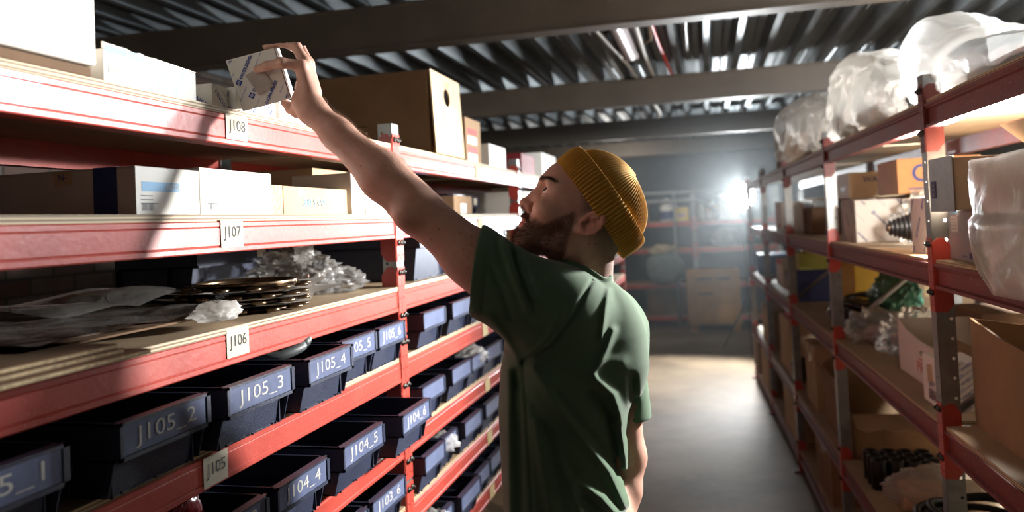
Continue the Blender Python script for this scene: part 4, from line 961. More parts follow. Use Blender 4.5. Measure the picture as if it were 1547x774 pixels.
t = thing('rubber_drum', 'dark round rubber drum on the bottom shelf by the third post', 'rubber part', RW(.73, 5.40, zb), RRZ); mb = MB(); mb.lathe([(0, 0), (.06, 0), (.075, .02), (.075, .12), (.06, .14), (.05, .135), (.045, .02)], RUBBER, 28); mb.build('drum_body', t)
# tall goods stacked behind the right rack
for k, (x, a, sx, sy, z0, sz, M, lab) in enumerate([(1.62, 3.3, .6, .7, 0, .86, CARDL, 'tall tan carton stacked behind the right rack'), (1.62, 4.25, .6, .8, 0, 1.02, CARD, 'brown carton standing behind the second right bay'), (1.62, 5.4, .6, .9, 0, .9, CARDL, 'pale carton standing behind the third right bay'), (1.66, 2.2, .6, .8, 0, .82, CARDL, 'pale carton standing behind the first right bay'), (1.7, 6.6, .6, .9, 0, 1.3, CARD, 'tall brown carton behind the far right bays')]):
    c = Carton('cardboard_carton', lab, 'carton', x, a, z0, sx, sy, sz, M, right=True); c.tape(); c.done()
# ------------------------------------------------------------------ the room
def shader(name):
    M = bpy.data.materials.new(name); M.use_nodes = True; return M, M.node_tree.nodes, M.node_tree.links, M.node_tree.nodes['Principled BSDF']
CONC, N, L, b = shader('worn_concrete_floor')
tc = N.new('ShaderNodeTexCoord'); n1 = N.new('ShaderNodeTexNoise'); n1.inputs['Scale'].default_value = .9; n1.inputs['Detail'].default_value = 9; n1.inputs['Roughness'].default_value = .65
L.new(tc.outputs['Object'], n1.inputs['Vector']); rp = N.new('ShaderNodeValToRGB'); rp.color_ramp.elements[0].position = .35; rp.color_ramp.elements[1].position = .7
rp.color_ramp.elements[0].color = lin((98, 82, 64)) + (1,); rp.color_ramp.elements[1].color = lin((150, 130, 102)) + (1,)
L.new(n1.outputs['Fac'], rp.inputs['Fac']); L.new(rp.outputs['Color'], b.inputs['Base Color']); b.inputs['Roughness'].default_value = .62
n2 = N.new('ShaderNodeTexNoise'); n2.inputs['Scale'].default_value = 14; n2.inputs['Detail'].default_value = 6; L.new(tc.outputs['Object'], n2.inputs['Vector'])
bp = N.new('ShaderNodeBump'); bp.inputs['Strength'].default_value = .2; bp.inputs['Distance'].default_value = .01; L.new(n2.outputs['Fac'], bp.inputs['Height']); L.new(bp.outputs['Normal'], b.inputs['Normal'])
BRICK, N, L, b = shader('dark_sooty_brick')
tc = N.new('ShaderNodeTexCoord'); mp = N.new('ShaderNodeMapping'); mp.inputs['Rotation'].default_value = (R(90), 0, R(90)); L.new(tc.outputs['Object'], mp.inputs['Vector'])
sp_ = N.new('ShaderNodeSeparateXYZ'); L.new(tc.outputs['Object'], sp_.inputs[0]); cb = N.new('ShaderNodeCombineXYZ'); L.new(sp_.outputs['Y'], cb.inputs['X']); L.new(sp_.outputs['Z'], cb.inputs['Y'])
bk = N.new('ShaderNodeTexBrick'); bk.inputs['Scale'].default_value = 1; bk.inputs['Brick Width'].default_value = .26; bk.inputs['Row Height'].default_value = .076; bk.inputs['Mortar Size'].default_value = .007
bk.inputs['Color1'].default_value = lin((110, 76, 66)) + (1,); bk.inputs['Color2'].default_value = lin((132, 118, 106)) + (1,); bk.inputs['Mortar'].default_value = lin((74, 66, 60)) + (1,)
L.new(cb.outputs[0], bk.inputs['Vector']); n1 = N.new('ShaderNodeTexNoise'); n1.inputs['Scale'].default_value = 4; n1.inputs['Detail'].default_value = 8; L.new(tc.outputs['Object'], n1.inputs['Vector'])
mx = N.new('ShaderNodeMix'); mx.data_type = 'RGBA'; mx.blend_type = 'MULTIPLY'; mx.inputs['Factor'].default_value = .6; L.new(bk.outputs['Color'], mx.inputs['A']); L.new(n1.outputs['Fac'], mx.inputs['B']); L.new(mx.outputs['Result'], b.inputs['Base Color'])
b.inputs['Roughness'].default_value = .8; bp = N.new('ShaderNodeBump'); bp.inputs['Strength'].default_value = .7; bp.inputs['Distance'].default_value = .01; bp.invert = True; L.new(bk.outputs['Fac'], bp.inputs['Height']); L.new(bp.outputs['Normal'], b.inputs['Normal'])
PLAST = mat('grey_plaster', (132, 126, 118), .85, var=.15, vscale=2, bump=.2, bscale=12)
PLASTD = mat('dark_plaster', (84, 86, 90), .85, var=.2, vscale=2, bump=.2, bscale=12)
DECK = mat('galvanised_roof_deck', (106, 112, 116), .45, .75, var=.25, vscale=3, bump=.08, bscale=8)
IBEAM = mat('painted_steel_beam', (96, 84, 72), .55, .1, var=.14, vscale=3, bump=.1, bscale=30)
RX0, RX1, RY0, RY1, RZT = -3.0, 3.3, -1.6, 12.6, 2.62
mb = MB(); mb.box((RX0 - .2, RY0, -.1), (RX1 + .2, RY1 + .2, 0), CONC); struct(mb.build('floor'))
mb = MB(); mb.box((RX0 - .2, RY0, 0), (RX0, RY1, RZT + .2), BRICK); struct(mb.build('wall_left'))
mb = MB(); mb.box((RX1, RY0, 0), (RX1 + .2, RY1, RZT + .2), PLAST); struct(mb.build('wall_right'))
mb = MB(); mb.box((RX0 - .2, RY1, 0), (RX1 + .2, RY1 + .2, RZT + .2), PLASTD); struct(mb.build('wall_back'))
# trapezoidal roof deck, ribs running along the aisle
mb = MB(); x = RX0 - .2; prof = []; p = .19; k = 0
while x < RX1 + .2:
    prof += [(x, RZT), (x + .016, RZT - .0), (x + .034, RZT - .0), (x + .062, RZT + .062), (x + .11, RZT + .062), (x + .118, RZT + .056), (x + .126, RZT + .062), (x + .160, RZT + .062)]; x += p
vs = [(a, RY0, z) for a, z in prof] + [(a, RY1, z) for a, z in prof]; n = len(prof)
mb.add(vs, [(i, i + 1, n + i + 1, n + i) for i in range(n - 1)], DECK)
mb.box((RX0 - .2, RY0, RZT + .08), (RX1 + .2, RY1, RZT + .2), PLASTD)
struct(mb.build('ceiling'))
for i, y in enumerate((.86, 3.36, 5.86, 8.36, 10.86)):
    mb = MB(); zb_ = 2.42
    mb.prism([(y, zb_), (y + .10, zb_), (y + .10, zb_ + .009), (y + .056, zb_ + .009), (y + .056, RZT - .01), (y + .10, RZT - .01), (y + .10, RZT - .0005), (y, RZT - .0005), (y, RZT - .01), (y + .012, RZT - .012), (y + .012, zb_ + .012), (y, zb_ + .009)], 'x', RX0, RX1, IBEAM)
    o = struct(mb.build('trim_%d' % (i + 1)))
# fluorescent batten, cables and conduit under the deck
zc = RZT - .002
t = thing('fluorescent_lamp', 'unlit white fluorescent batten under the metal roof deck', 'ceiling lamp', (-.398, 4.25, zc))
BAT = mat('white_lamp_enamel', (206, 196, 194), .4, var=.04)
mb = MB(); mb.prism([(-.035, -.035), (.035, -.035), (.045, 0), (-.045, 0)], 'y', -.55, .55, BAT); mb.build('lamp_body', t)
mb = MB(); mb.prism([(.036 * math.cos(PI + PI * k / 12) * 1.15, -.035 + .05 * math.sin(PI + PI * k / 12)) for k in range(13)], 'y', -.53, .53, mat('frosted_lamp_cover', (212, 202, 204), .3, var=.03)); mb.build('lamp_cover', t)
for s_ in (-.54, .54): MB().box((-.045, s_ - .012, -.075), (.045, s_ + .012, -.002), BAT, bev=.006).build('end_cap', t)
CABW = mat('white_cable', (196, 186, 172), .5, var=.06); CABR = mat('red_cable', (196, 40, 28), .45, var=.08)
def cable(nm, lab, cat, pts, r_, M, grp=None):
    P = []
    for i in range(len(pts) - 1):
        a, b_ = Vector(pts[i]), Vector(pts[i + 1])
        for k in range(8): P.append(a.lerp(b_, k / 8))
    P.append(Vector(pts[-1]))
    for _ in range(6): P = [P[0]] + [(P[i - 1] + P[i] * 2 + P[i + 1]) / 4 for i in range(1, len(P) - 1)] + [P[-1]]
    mb = MB(); mb.tube(P, r_, M, 8); tag(mb.build(nm), lab, cat, grp)
cable('cable', 'white cable hanging left of the fluorescent batten', 'cable', [(-.52, 3.42, zc), (-.53, 3.9, zc - .03), (-.49, 4.5, zc - .035), (-.46, 5.1, zc - .02), (-.45, 5.86, zc)], .014, CABW, 'cables under the roof')
cable('cable', 'white cable running right of the fluorescent batten', 'cable', [(-.30, 3.45, zc - .01), (-.31, 4.2, zc - .03), (-.325, 5.0, zc - .03), (-.33, 5.86, zc)], .013, CABW, 'cables under the roof')
cable('cable', 'looped brown cable near the fluorescent batten', 'cable', [(-.29, 3.6, zc), (-.24, 4.0, zc - .02), (-.25, 4.5, zc - .03), (-.31, 4.7, zc)], .008, CARD, 'cables under the roof')
cable('cable', 'red cable under the roof deck', 'cable', [(-.235, 3.45, zc), (-.235, 4.0, zc - .02), (-.225, 4.6, zc - .025), (-.215, 5.2, zc - .01), (-.2, 5.86, zc)], .011, CABR)
cable('cable', 'thin white cable beyond the second ceiling beam', 'cable', [(-.48, 6.0, zc), (-.40, 6.8, zc - .05), (-.38, 7.6, zc - .05), (-.45, 8.36, zc)], .016, CABW, 'cables under the roof')
cable('conduit', 'bright thin conduit right of the red cable', 'conduit', [(-.05, 3.42, zc - .004), (-.06, 4.2, zc - .006), (-.07, 5.0, zc - .006)], .010, GALV)
# ------------------------------------------------------------------ goods in the far left bays
for k, (x, y, li, sx, sy, sz, M, lab, deco) in enumerate([
        (-.98, 3.85, 0, .26, .30, .10, mat('dark_red_carton', (120, 28, 36), .6, var=.1), 'dark red box past the second left post', 0),
        (-1.0, 4.4, 0, .3, .4, .14, WHITEB, 'white carton past the second left post', 0),
        (-1.0, 3.85, 1, .3, .3, .11, WHITEB, 'white box in front of the face beyond the second left post', 1),
        (-1.0, 4.4, 1, .3, .4, .10, CARDL, 'tan carton two bays down the left rack', 0),
        (-.98, 3.9, 2, .3, .4, .12, CARD, 'brown carton two bays down the left rack', 0),
        (-.98, 5.3, 0, .3, .4, .16, CARD, 'brown carton three bays down the left rack', 0),
        (-.98, 5.6, 1, .3, .5, .12, WHITEB, 'white box three bays down the left rack', 0),
        (-.98, 6.9, 0, .3, .5, .18, CARDD, 'dark carton at the far end of the left rack', 0)]):
    c = Carton('cardboard_carton' if M in (CARD, CARDL, CARDD) else 'parts_box', lab, 'carton' if M in (CARD, CARDL, CARDD) else 'box', x, y, LZ[li] + BT, sx, sy, sz, M)
    if deco: c.quad('E', 0, .5, .1, .05, BLUEL)
    c.done('carton_body' if M in (CARD, CARDL, CARDD) else 'box_body')
# ------------------------------------------------------------------ far rack across the aisle end
YB = 11.55
frk = thing('storage_rack', 'far red rack across the end of the aisle', 'shelving rack', (-.3, YB + .3, 0))
def FP(mb, name, par=None):
    o = mb.build(name, par or frk)
    if par is None: o.location = (.3, -YB - .3, 0)
    return o
FX = [-2.0 + .45, -.19, .95]
for x in FX:
    for y in (YB, YB + .6):
        mb = MB(); mb.box((x - .03, y, 0), (x + .03, y + .003, 1.95), GALV); mb.box((x - .03, y, 0), (x - .027, y + .04, 1.95), GALV); mb.box((x + .027, y, 0), (x + .03, y + .04, 1.95), GALV); FP(mb, 'upright')
FZ = [1.50, 1.12, .62, .16]
for i in range(2):
    for z in FZ:
        for y in (YB - .004, YB + .56):
            mb = MB(); mb.box((FX[i] + .03, y, z - .06), (FX[i + 1] - .03, y + .04, z), RED); be = FP(mb, 'beam')
            for x_, s_ in ((FX[i] + .03, -1), (FX[i + 1] - .03, 1)):
                mb = MB(); mb.prism([(x_ - s_ * .01, z + .06), (x_ + s_ * .02, z + .08), (x_ + s_ * .02, z - .14), (x_ - s_ * .01, z - .12)], 'y', y - .003, y, RED); FP(mb, 'beam_bracket', be)
        mb = MB(); mb.box((FX[i] + .035, YB + .03, z), (FX[i + 1] - .035, YB + .57, z + .012), PLY); FP(mb, 'shelf_board')
def jug(x, y, z, Mb, Mc, lab, s=1):
    t = thing('plastic_jug', lab, 'jug', (x, y, z)); mb = MB()
    mb.lathe([(0, 0), (.085 * s, 0), (.092 * s, .02 * s), (.092 * s, .20 * s), (.06 * s, .255 * s), (.03 * s, .27 * s), (.03 * s, .29 * s), (0, .29 * s)], Mb, 20); mb.build('jug_body', t)
    mb = MB(); mb.lathe([(0, .288 * s), (.034 * s, .288 * s), (.034 * s, .32 * s), (0, .322 * s)], Mc, 16); mb.build('cap', t)
    mb = MB(); mb.lathe([(.0928 * s, .02 * s), (.0935 * s, .03 * s), (.0935 * s, .12 * s), (.0928 * s, .13 * s)], Mc, 20); mb.build('label_band', t)
    mb = MB(); mb.tube([(.05 * s, 0, .25 * s), (.10 * s, 0, .25 * s), (.11 * s, 0, .18 * s), (.09 * s, 0, .14 * s)], .012 * s, Mb, 8); mb.build('handle', t)
jug(-.56, YB + .12, 1.512, WHITEB, BLUED, 'white jug with blue base on the far rack', 1.15)
jug(-.10, YB + .15, 1.512, GREYB, GREYB, 'greyish jug right of the far post', .9)
jug(.06, YB + .15, 1.512, CARDL, GREYB, 'tan jug right of the far post', .8)
c = Carton('parts_box', 'yellow canister box on the far rack', 'box', -.36, YB + .14, 1.512, .2, .16, .19, YEL); c.quad('S', 0, .4, .12, .06, CARDL); c.done('box_body')
c = Carton('parts_box', 'white panel box by the bright lamp on the far rack', 'box', .30, YB + .16, 1.512, .28, .2, .36, WHITEB); c.done('box_body')
c = Carton('cardboard_carton', 'brown carton at the left of the far rack', 'carton', -.98, YB + .2, 1.512, .3, .3, .26, CARD); c.tape(); c.done()
t = thing('sack', 'grey-green woven sack hanging out of the far rack', 'sack', (-.62, YB - .12, .632)); mb = MB(); crumpled(mb, (0, .02, .24), (.26, .10, .24), mat('grey_green_sack', (112, 124, 122), .7, var=.2, bump=.3, bscale=40), 81, .12, 4, 2, -1); mb.build('sack_body', t); mb = MB(); crumpled(mb, (0, .03, .48), (.20, .09, .07), mat('cream_rags', (188, 170, 138), .8, var=.25), 82, .5, 4, 3, -1); mb.build('rags', t)
t = thing('sack', 'dull grey bundle on the far rack under the lamp', 'sack', (.22, YB + .16, 1.132)); mb = MB(); crumpled(mb, (0, 0, .12), (.2, .16, .13), GRP, 83, .25, 4, 2, -.9); mb.build('sack_body', t)
c = Carton('parts_box', 'red flat box below the grey bundle', 'box', .2, YB + .18, .632, .36, .3, .16, REDP); c.done('box_body')
c = Carton('cardboard_carton', 'dark carton low on the far rack', 'carton', -.6, YB + .3, .172, .6, .4, .36, CARDD); c.done()
# handrail of bent pipes in front of the far rack
PIPE = mat('grey_painted_pipe', (150, 152, 150), .45, .3, var=.1)
t = thing('pipe_rail', 'grey bent pipe handrail in front of the far rack', 'handrail', (-.4, 11.47, 0))
for z, dx, nm in ((1.92, 0, 'top_rail'), (1.80, -.12, 'mid_rail')):
    P = [Vector((-1.5, 0, z)), Vector((.35 + dx, 0, z)), Vector((.43 + dx, 0, z - .015)), Vector((.50 + dx, 0, z - .06)), Vector((.68 + dx, 0, z - .22))]
    mb = MB(); mb.tube(P, .024, PIPE, 10); mb.build(nm, t)
for x in (-1.4, -.05): MB().tube([(x, .01, 0), (x, .01, 1.92)], .022, PIPE, 10).build('post', t)
# plywood crate
t = thing('plywood_crate', 'yellowish plywood crate with slots standing at the end of the aisle', 'crate', (.03, 11.12, 0)); CRW = mat('crate_plywood', (176, 128, 62), .7, var=.15, vscale=4)
mb = MB(); mb.box((-.33, -.02, .09), (.33, .28, .84), CRW, bev=.004); mb.build('crate_body', t)
for x0, x1, z0, z1 in ((-.35, .35, .74, .84), (-.35, .35, .10, .19), (-.35, -.25, .19, .74), (.25, .35, .19, .74)): MB().box((x0, -.045, z0), (x1, -.02, z1), CRW, bev=.003).build('batten', t)
for x0, x1, z in ((-.22, -.02, .70), (.05, .22, .70), (-.2, .0, .5)): MB().box((x0, -.023, z), (x1, -.0205, z + .025), BLACKP).build('slot', t)
for x in (-.28, .28): MB().box((x - .05, -.02, 0), (x + .05, .28, .09), CRW).build('skid', t)
# bits beside the aisle
t = thing('trolley_handle', 'bent pale tube handle low beside the man', 'handle', (-.95, 9.2, 0)); mb = MB(); mb.tube([(0, 0, 0), (.0, 0, .34), (.01, 0, .44)], .018, PIPE, 8); mb.build('upright_tube', t); mb = MB(); mb.tube([(.0, 0, .12), (.10, 0, .12), (.16, 0, .2)], .018, PIPE, 8); mb.build('grip', t)
t = thing('kick_scooter_wheel', 'small pale wheel leaning in the shade by the crate', 'wheel', (.62, 10.4, .07), 0, rot=(R(90), 0, 0)); mb = MB(); mb.lathe([(.04, -.02), (.065, -.02), (.07, -.01), (.07, .01), (.065, .02), (.04, .02)], WHITEB, 20, close=True); mb.build('tyre', t); mb = MB(); mb.lathe([(0, -.012), (.042, -.012), (.042, .012), (0, .012)], GALV, 16); mb.build('hub', t)
# lamp on a stand
LX, LY, LZ_ = .40, 9.4, 1.775
LAMPF = bpy.data.materials.new('lamp_face_lit'); LAMPF.use_nodes = True
b = LAMPF.node_tree.nodes['Principled BSDF']; b.inputs['Emission Color'].default_value = (.93, .98, 1, 1); b.inputs['Emission Strength'].default_value = 320
t = thing('work_lamp', 'bright work lamp on a thin stand at the end of the aisle', 'lamp', (LX, LY, 0))
mb = MB(); mb.lathe([(0, .012), (.138, .006), (.145, -.02), (.15, -.02), (.15, .03), (.12, .09), (.06, .10), (0, .10)], BLACKP, 28, Matrix.Translation((0, .02, LZ_)) @ Matrix.Rotation(R(-90), 4, 'X'))
for k in range(9): mb.box((-.12 + k * .03 - .004, .10, LZ_ - .05), (-.12 + k * .03 + .004, .135, LZ_ + .05), BLACKP)
mb.build('lamp_housing', t)
mb = MB(); mb.lathe([(0, 0), (.13, 0), (.135, .004), (.135, .012), (0, .012)], LAMPF, 28, Matrix.Translation((0, .0195, LZ_)) @ Matrix.Rotation(R(90), 4, 'X')); mb.build('lamp_face', t)
mb = MB(); mb.tube([(-.16, .06, LZ_), (-.16, .06, LZ_ - .19), (.16, .06, LZ_ - .19), (.16, .06, LZ_)], .008, BLACKP, 6); mb.build('yoke', t)
mb = MB(); mb.tube([(0, .06, .45), (0, .06, LZ_ - .19)], .012, BLACKP, 8); mb.build('stand_pole', t)
for k in range(3):
    A = R(30 + 120 * k); mb = MB(); mb.tube([(0, .06, .62), (.34 * math.cos(A), .06 + .34 * math.sin(A), .012)], .009, BLACKP, 6); mb.build('leg', t)
# ------------------------------------------------------------------ the man
f32 = np.float32
def V(p): return np.array(p, f32)
def smin(a, b, k):
    h = np.maximum(k - np.abs(a - b), 0) / k
    return np.minimum(a, b) - h * h * k * .25
def smax(a, b, k): return -smin(-a, -b, k)
def rcone(P, a, b, ra, rb):
    a, b = V(a), V(b); d = b - a; l2 = float(d @ d)
    t = np.clip(((P - a) @ d) / l2, 0, 1)
    q = P - a - t[:, None] * d
    return np.sqrt((q * q).sum(1)) - (ra + (rb - ra) * t)
def chain(P, pts, rs, k=.01):
    d = None
    for i in range(len(pts) - 1):
        e = rcone(P, pts[i], pts[i + 1], rs[i], rs[i + 1]); d = e if d is None else smin(d, e, k)
    return d
def ell(P, c, r):
    q = (P - V(c)) / V(r); k0 = np.sqrt((q * q).sum(1)); q2 = q / V(r); k1 = np.sqrt((q2 * q2).sum(1)) + 1e-9
    return k0 * (k0 - 1) / k1
def sph(P, c, r):
    q = P - V(c); return np.sqrt((q * q).sum(1)) - r

def sdf_mesh(f, lo, hi, res, B=16, slack=1.7):
    lo = np.array(lo, float); nb = np.ceil((np.array(hi, float) - lo) / (res * B)).astype(int)
    ii = np.stack(np.meshgrid(*[np.arange(n) for n in nb], indexing='ij'), -1).reshape(-1, 3)
    cen = (lo + (ii + .5) * res * B).astype(f32); hd = res * B * .5 * math.sqrt(3)
    act = []
    for s in range(0, len(cen), 20000):
        d = f(cen[s:s + 20000]); act.append(np.abs(d) < hd * slack)
    ii = ii[np.concatenate(act)]
    g = np.stack(np.meshgrid(*[np.arange(B + 1)] * 3, indexing='ij'), -1).reshape(-1, 3)
    NB = 1 << 20; verts = []; keys = []; quads = []
    def key(c): return (c[..., 0].astype(np.int64) * NB + c[..., 1]) * NB + c[..., 2]
    offs = np.array([[0, 0, 0], [1, 0, 0], [0, 1, 0], [1, 1, 0], [0, 0, 1], [1, 0, 1], [0, 1, 1], [1, 1, 1]])
    edges = [(0, 1), (2, 3), (4, 5), (6, 7), (0, 2), (1, 3), (4, 6), (5, 7), (0, 4), (1, 5), (2, 6), (3, 7)]
    for b in ii:
        base = b * B; P = (lo + (base + g) * res).astype(f32)
        D = f(P).reshape(B + 1, B + 1, B + 1)
        if D.min() > 0 or D.max() < 0: continue
        c8 = [D[o[0]:o[0] + B, o[1]:o[1] + B, o[2]:o[2] + B] for o in offs]
        sg = [c < 0 for c in c8]; cnt = sum(s.astype(int) for s in sg); m = (cnt > 0) & (cnt < 8)
        idx = np.argwhere(m)
        if not len(idx): continue
        cv = [c[m] for c in c8]; acc = np.zeros((len(idx), 3)); n = np.zeros(len(idx))
        for (p, q) in edges:
            x = (cv[p] < 0) != (cv[q] < 0); den = cv[p] - cv[q]; t = np.where(x, cv[p] / np.where(np.abs(den) < 1e-12, 1, den), 0)
            acc += np.where(x[:, None], offs[p] + (offs[q] - offs[p]) * t[:, None], 0); n += x
        verts.append(lo + (base + idx + acc / n[:, None]) * res); keys.append(key(base + idx))
        for ax in range(3):
            o1 = [slice(0, B)] * 3; o2 = [slice(0, B)] * 3; o2[ax] = slice(1, B + 1)
            A, C = D[tuple(o1)], D[tuple(o2)]; x = (A < 0) != (C < 0); e = np.argwhere(x)
            if not len(e): continue
            flip = (A[x] >= 0); u, v = (ax + 1) % 3, (ax + 2) % 3; du = np.zeros(3, int); dv = np.zeros(3, int); du[u] = 1; dv[v] = 1
            c = base + e; q = np.stack([key(c), key(c - du), key(c - du - dv), key(c - dv)], 1)
            q[flip] = q[flip][:, ::-1]; quads.append(q)
    verts = np.concatenate(verts); keys = np.concatenate(keys); quads = np.concatenate(quads)
    order = np.argsort(keys); ks = keys[order]; pos = np.searchsorted(ks, quads); pos = np.clip(pos, 0, len(ks) - 1)
    ok = (ks[pos] == quads).all(1); return verts, order[pos[ok]]
def np_mesh(name, verts, faces, M, parent=None, smooth=True, org=None):
    me = bpy.data.meshes.new(name); nv, nf = len(verts), len(faces); k = faces.shape[1]
    if org is not None: verts = verts - np.array(org)
    me.vertices.add(nv); me.vertices.foreach_set('co', np.ascontiguousarray(verts, dtype=f32).ravel())
    me.loops.add(nf * k); me.loops.foreach_set('vertex_index', np.ascontiguousarray(faces, dtype=np.int32).ravel())
    me.polygons.add(nf); me.polygons.foreach_set('loop_start', np.arange(0, nf * k, k, dtype=np.int32))
    me.update(calc_edges=True); me.polygons.foreach_set('use_smooth', np.full(nf, smooth))
    me.materials.append(M); o = bpy.data.objects.new(name, me); col.objects.link(o)
    if parent: o.parent = parent
    return o
def npv(v): return np.array(v, f32)
CAMP = npv((0, 0, CAMZ)); FWn, CRn, CUn = npv(fw), npv(cr), npv(cu)
def topx(P):
    q = P - CAMP; d = q @ FWn; return CPX + FPX * (q @ CRn) / d, CPY - FPX * (q @ CUn) / d
# head frame: f forward, u up, w towards the near ear
HO = npv(at(874, 340, 1.5)); HT = R(36.2)
HF = -math.cos(HT) * CRn + math.sin(HT) * CUn; HU = math.sin(HT) * CRn + math.cos(HT) * CUn; HW = -FWn
HM = np.stack([HF, HU, HW]).astype(f32)
def hloc(P): return (P - HO) @ HM.T
def hw_(p): return HO + npv(p) @ HM
def head(P):
    q = hloc(P); w = q[:, 2].copy(); m = q.copy(); m[:, 2] = np.abs(w)
    d = ell(q, (.0, .048, 0), (.101, .080, .0745))
    d = smin(d, ell(q, (.060, .040, 0), (.044, .042, .058)), .03)
    d = smin(d, ell(q, (.046, -.012, 0), (.049, .056, .056)), .03)
    d = smin(d, ell(m, (.062, -.014, .040), (.026, .018, .020)), .022)             # cheekbones
    d = smin(d, chain(m, [(.010, -.012, .052), (.006, -.052, .047), (.058, -.082, .014), (.064, -.083, 0)], [.018, .016, .0165, .0165], .02), .024)
    d = smin(d, ell(q, (.055, -.055, 0), (.0335, .036, .034)), .02)
    d = smin(d, chain(m, [(.094, .024, .0), (.0945, .027, .014), (.086, .031, .034), (.072, .026, .050)], [.0105, .011, .0095, .007], .012), .014)   # brow
    d = smax(d, -ell(m, (.104, .0125, .030), (.020, .0125, .0165)), .014)                # eye sockets
    eye = sph(m, (.0805, .0142, .0325), .0143)
    eye = smax(eye, -ell(m, (.0935, .0150, .0345), (.0130, .0068, .0175)), .0015)
    d = smin(d, eye, .004)
    d = smin(d, chain(q, [(.0895, .014, 0), (.0985, -.006, 0), (.1045, -.0265, 0)], [.0085, .0088, .0095], .01), .012)   # nose
    d = smin(d, ell(q, (.103, -.028, 0), (.012, .0085, .010)), .008)
    d = smin(d, sph(m, (.0935, -.0275, .0130), .0090), .005)
    d = smax(d, -chain(m, [(.0885, -.0165, .0165), (.0850, -.0260, .0205), (.0855, -.0350, .0190)], [.0022, .0030, .0024], .004), .005)
    d = smax(d, -chain(m, [(.1045, -.0352, .0085), (.0960, -.0365, .0120)], [.0028, .0030], .003), .002)
    d = smax(d, -ell(m, (.094, -.022, .0215), (.008, .010, .0035)), .008)
    d = smin(d, chain(m, [(.0895, -.0495, .004), (.0865, -.0515, .012), (.0775, -.0565, .0235)], [.0058, .0055, .003], .006), .008)
    d = smin(d, chain(m, [(.083, -.0635, .0), (.0805, -.0630, .011), (.0755, -.0580, .0225)], [.0072, .0065, .003], .006), .008)
    d = smax(d, -chain(m, [(.0965, -.0567, 0), (.092, -.0567, .012), (.083, -.0572, .025)], [.0028, .0022, .0015], .003), .004)
    d = smin(d, ell(q, (.0665, -.0865, 0), (.0165, .013, .018)), .012)                   # chin
    # ear
    e = m.copy(); ca, sa = math.cos(R(-16)), math.sin(R(-16)); x, y = e[:, 0] + .0085, e[:, 1] - .0115
    e2 = np.stack([ca * x - sa * y, sa * x + ca * y, e[:, 2] - .079 + x * .45], 1)
    ear = ell(e2, (0, 0, 0), (.0165, .028, .0085))
    ear = smax(ear, -ell(e2, (.0035, -.004, .008), (.0090, .0125, .0100)), .003)
    ear = smax(ear, -ell(e2, (-.004, .012, .0085), (.0075, .0095, .0068)), .003)
    A = [R(a) for a in (-20, 15, 45, 75, 100, 130, 160, 190, 220)]
    ear = smin(ear, chain(e2, [(.0150 * math.cos(a), .0262 * math.sin(a), .0045) for a in A], [.003, .0035, .004, .004, .004, .004, .0038, .0035, .003], .002), .002)
    ear = smin(ear, ell(e2, (.003, -.022, .002), (.0075, .0085, .0052)), .006)
    ear = smin(ear, sph(e2, (.0125, -.002, .003), .0042), .004)
    d = smin(d, ear, .006)
    return d
JS, JE, JW = at(822, 478, 1.385), at(632, 319, 1.395), at(471, 166, 1.45)
RS, RE_, RWR = at(920, 508, 1.69), at(947, 690, 1.665), at(922, 862, 1.60)
NB_, NT = at(874, 442, 1.535), at(884, 362, 1.505)
def neck(P):
    d = rcone(P, NB_, NT, .064, .056)
    a, b = npv(hw_((-.02, -.005, .05))), npv(at(835, 450, 1.50))
    d = smin(d, rcone(P, a, b, .012, .012), .02)                                             # neck muscle
    return d
FING = dict(index=([(455, 100, 1.452), (425, 95, 1.437), (403, 100, 1.440), (388, 105, 1.4475)], [.0108, .0094, .0083, .0068]),
            middle=([(461, 95, 1.474), (447, 70, 1.478), (424, 64, 1.482), (402, 70, 1.486)], [.0108, .0094, .0083, .0068]),
            ring=([(466, 96, 1.497), (453, 69, 1.508), (432, 63, 1.512), (414, 67, 1.514)], [.0102, .009, .008, .0066]),
            pinky=([(468, 103, 1.518), (459, 81, 1.532), (446, 73, 1.537), (434, 71, 1.54)], [.0092, .008, .0072, .006]),
            thumb=([(456, 152, 1.462), (449, 168, 1.474), (440, 164, 1.482), (430, 155, 1.486)], [.0150, .0120, .0102, .0078]))
FING = {k: ([npv(at(*p)) for p in a], r) for k, (a, r) in FING.items()}
def hand(P):
    w0 = npv(JW); pc = npv(at(461, 133, 1.478)); d = rcone(P, w0, pc, .0235, .0195)
    for k, rr in (('index', .0135), ('middle', .013), ('ring', .0125), ('pinky', .012)):
        m0 = FING[k][0][0]; d = smin(d, rcone(P, w0 * .62 + m0 * .38, m0, rr + .002, rr - .002), .014)
    d = smin(d, rcone(P, w0, FING['thumb'][0][0], .019, .0165), .014)
    for k, (a, r) in FING.items():
        e = chain(P, a, r, .003)
        for q in (1, 2): e = smin(e, sph(P, a[q] , r[q] * 1.06), .004)
        d = smin(d, e, .007 if k != 'thumb' else .010)
    return d
def armL(P):
    S, E, W_ = npv(JS), npv(JE), npv(JW); m1 = E * .68 + W_ * .32; m2 = E * .25 + W_ * .75
    d = chain(P, [S, S * .45 + E * .55, E], [.0545, .0455, .0390], .02)
    up = npv(CUn)
    d = smin(d, chain(P, [E, m1 + up * .002, m2, W_], [.0395, .0400, .0265, .0228], .02), .02)
    d = smin(d, chain(P, [S * .7 + E * .3 - up * .012, S * .35 + E * .65 - up * .016], [.036, .030], .02), .03)    # triceps
    d = smin(d, rcone(P, E + (W_ - E) * .1 + up * .012, E + (W_ - E) * .45 + up * .008, .026, .018), .025)
    d = smin(d, sph(P, npv(at(612, 327, 1.365)), .016), .022)                                       # elbow
    return d
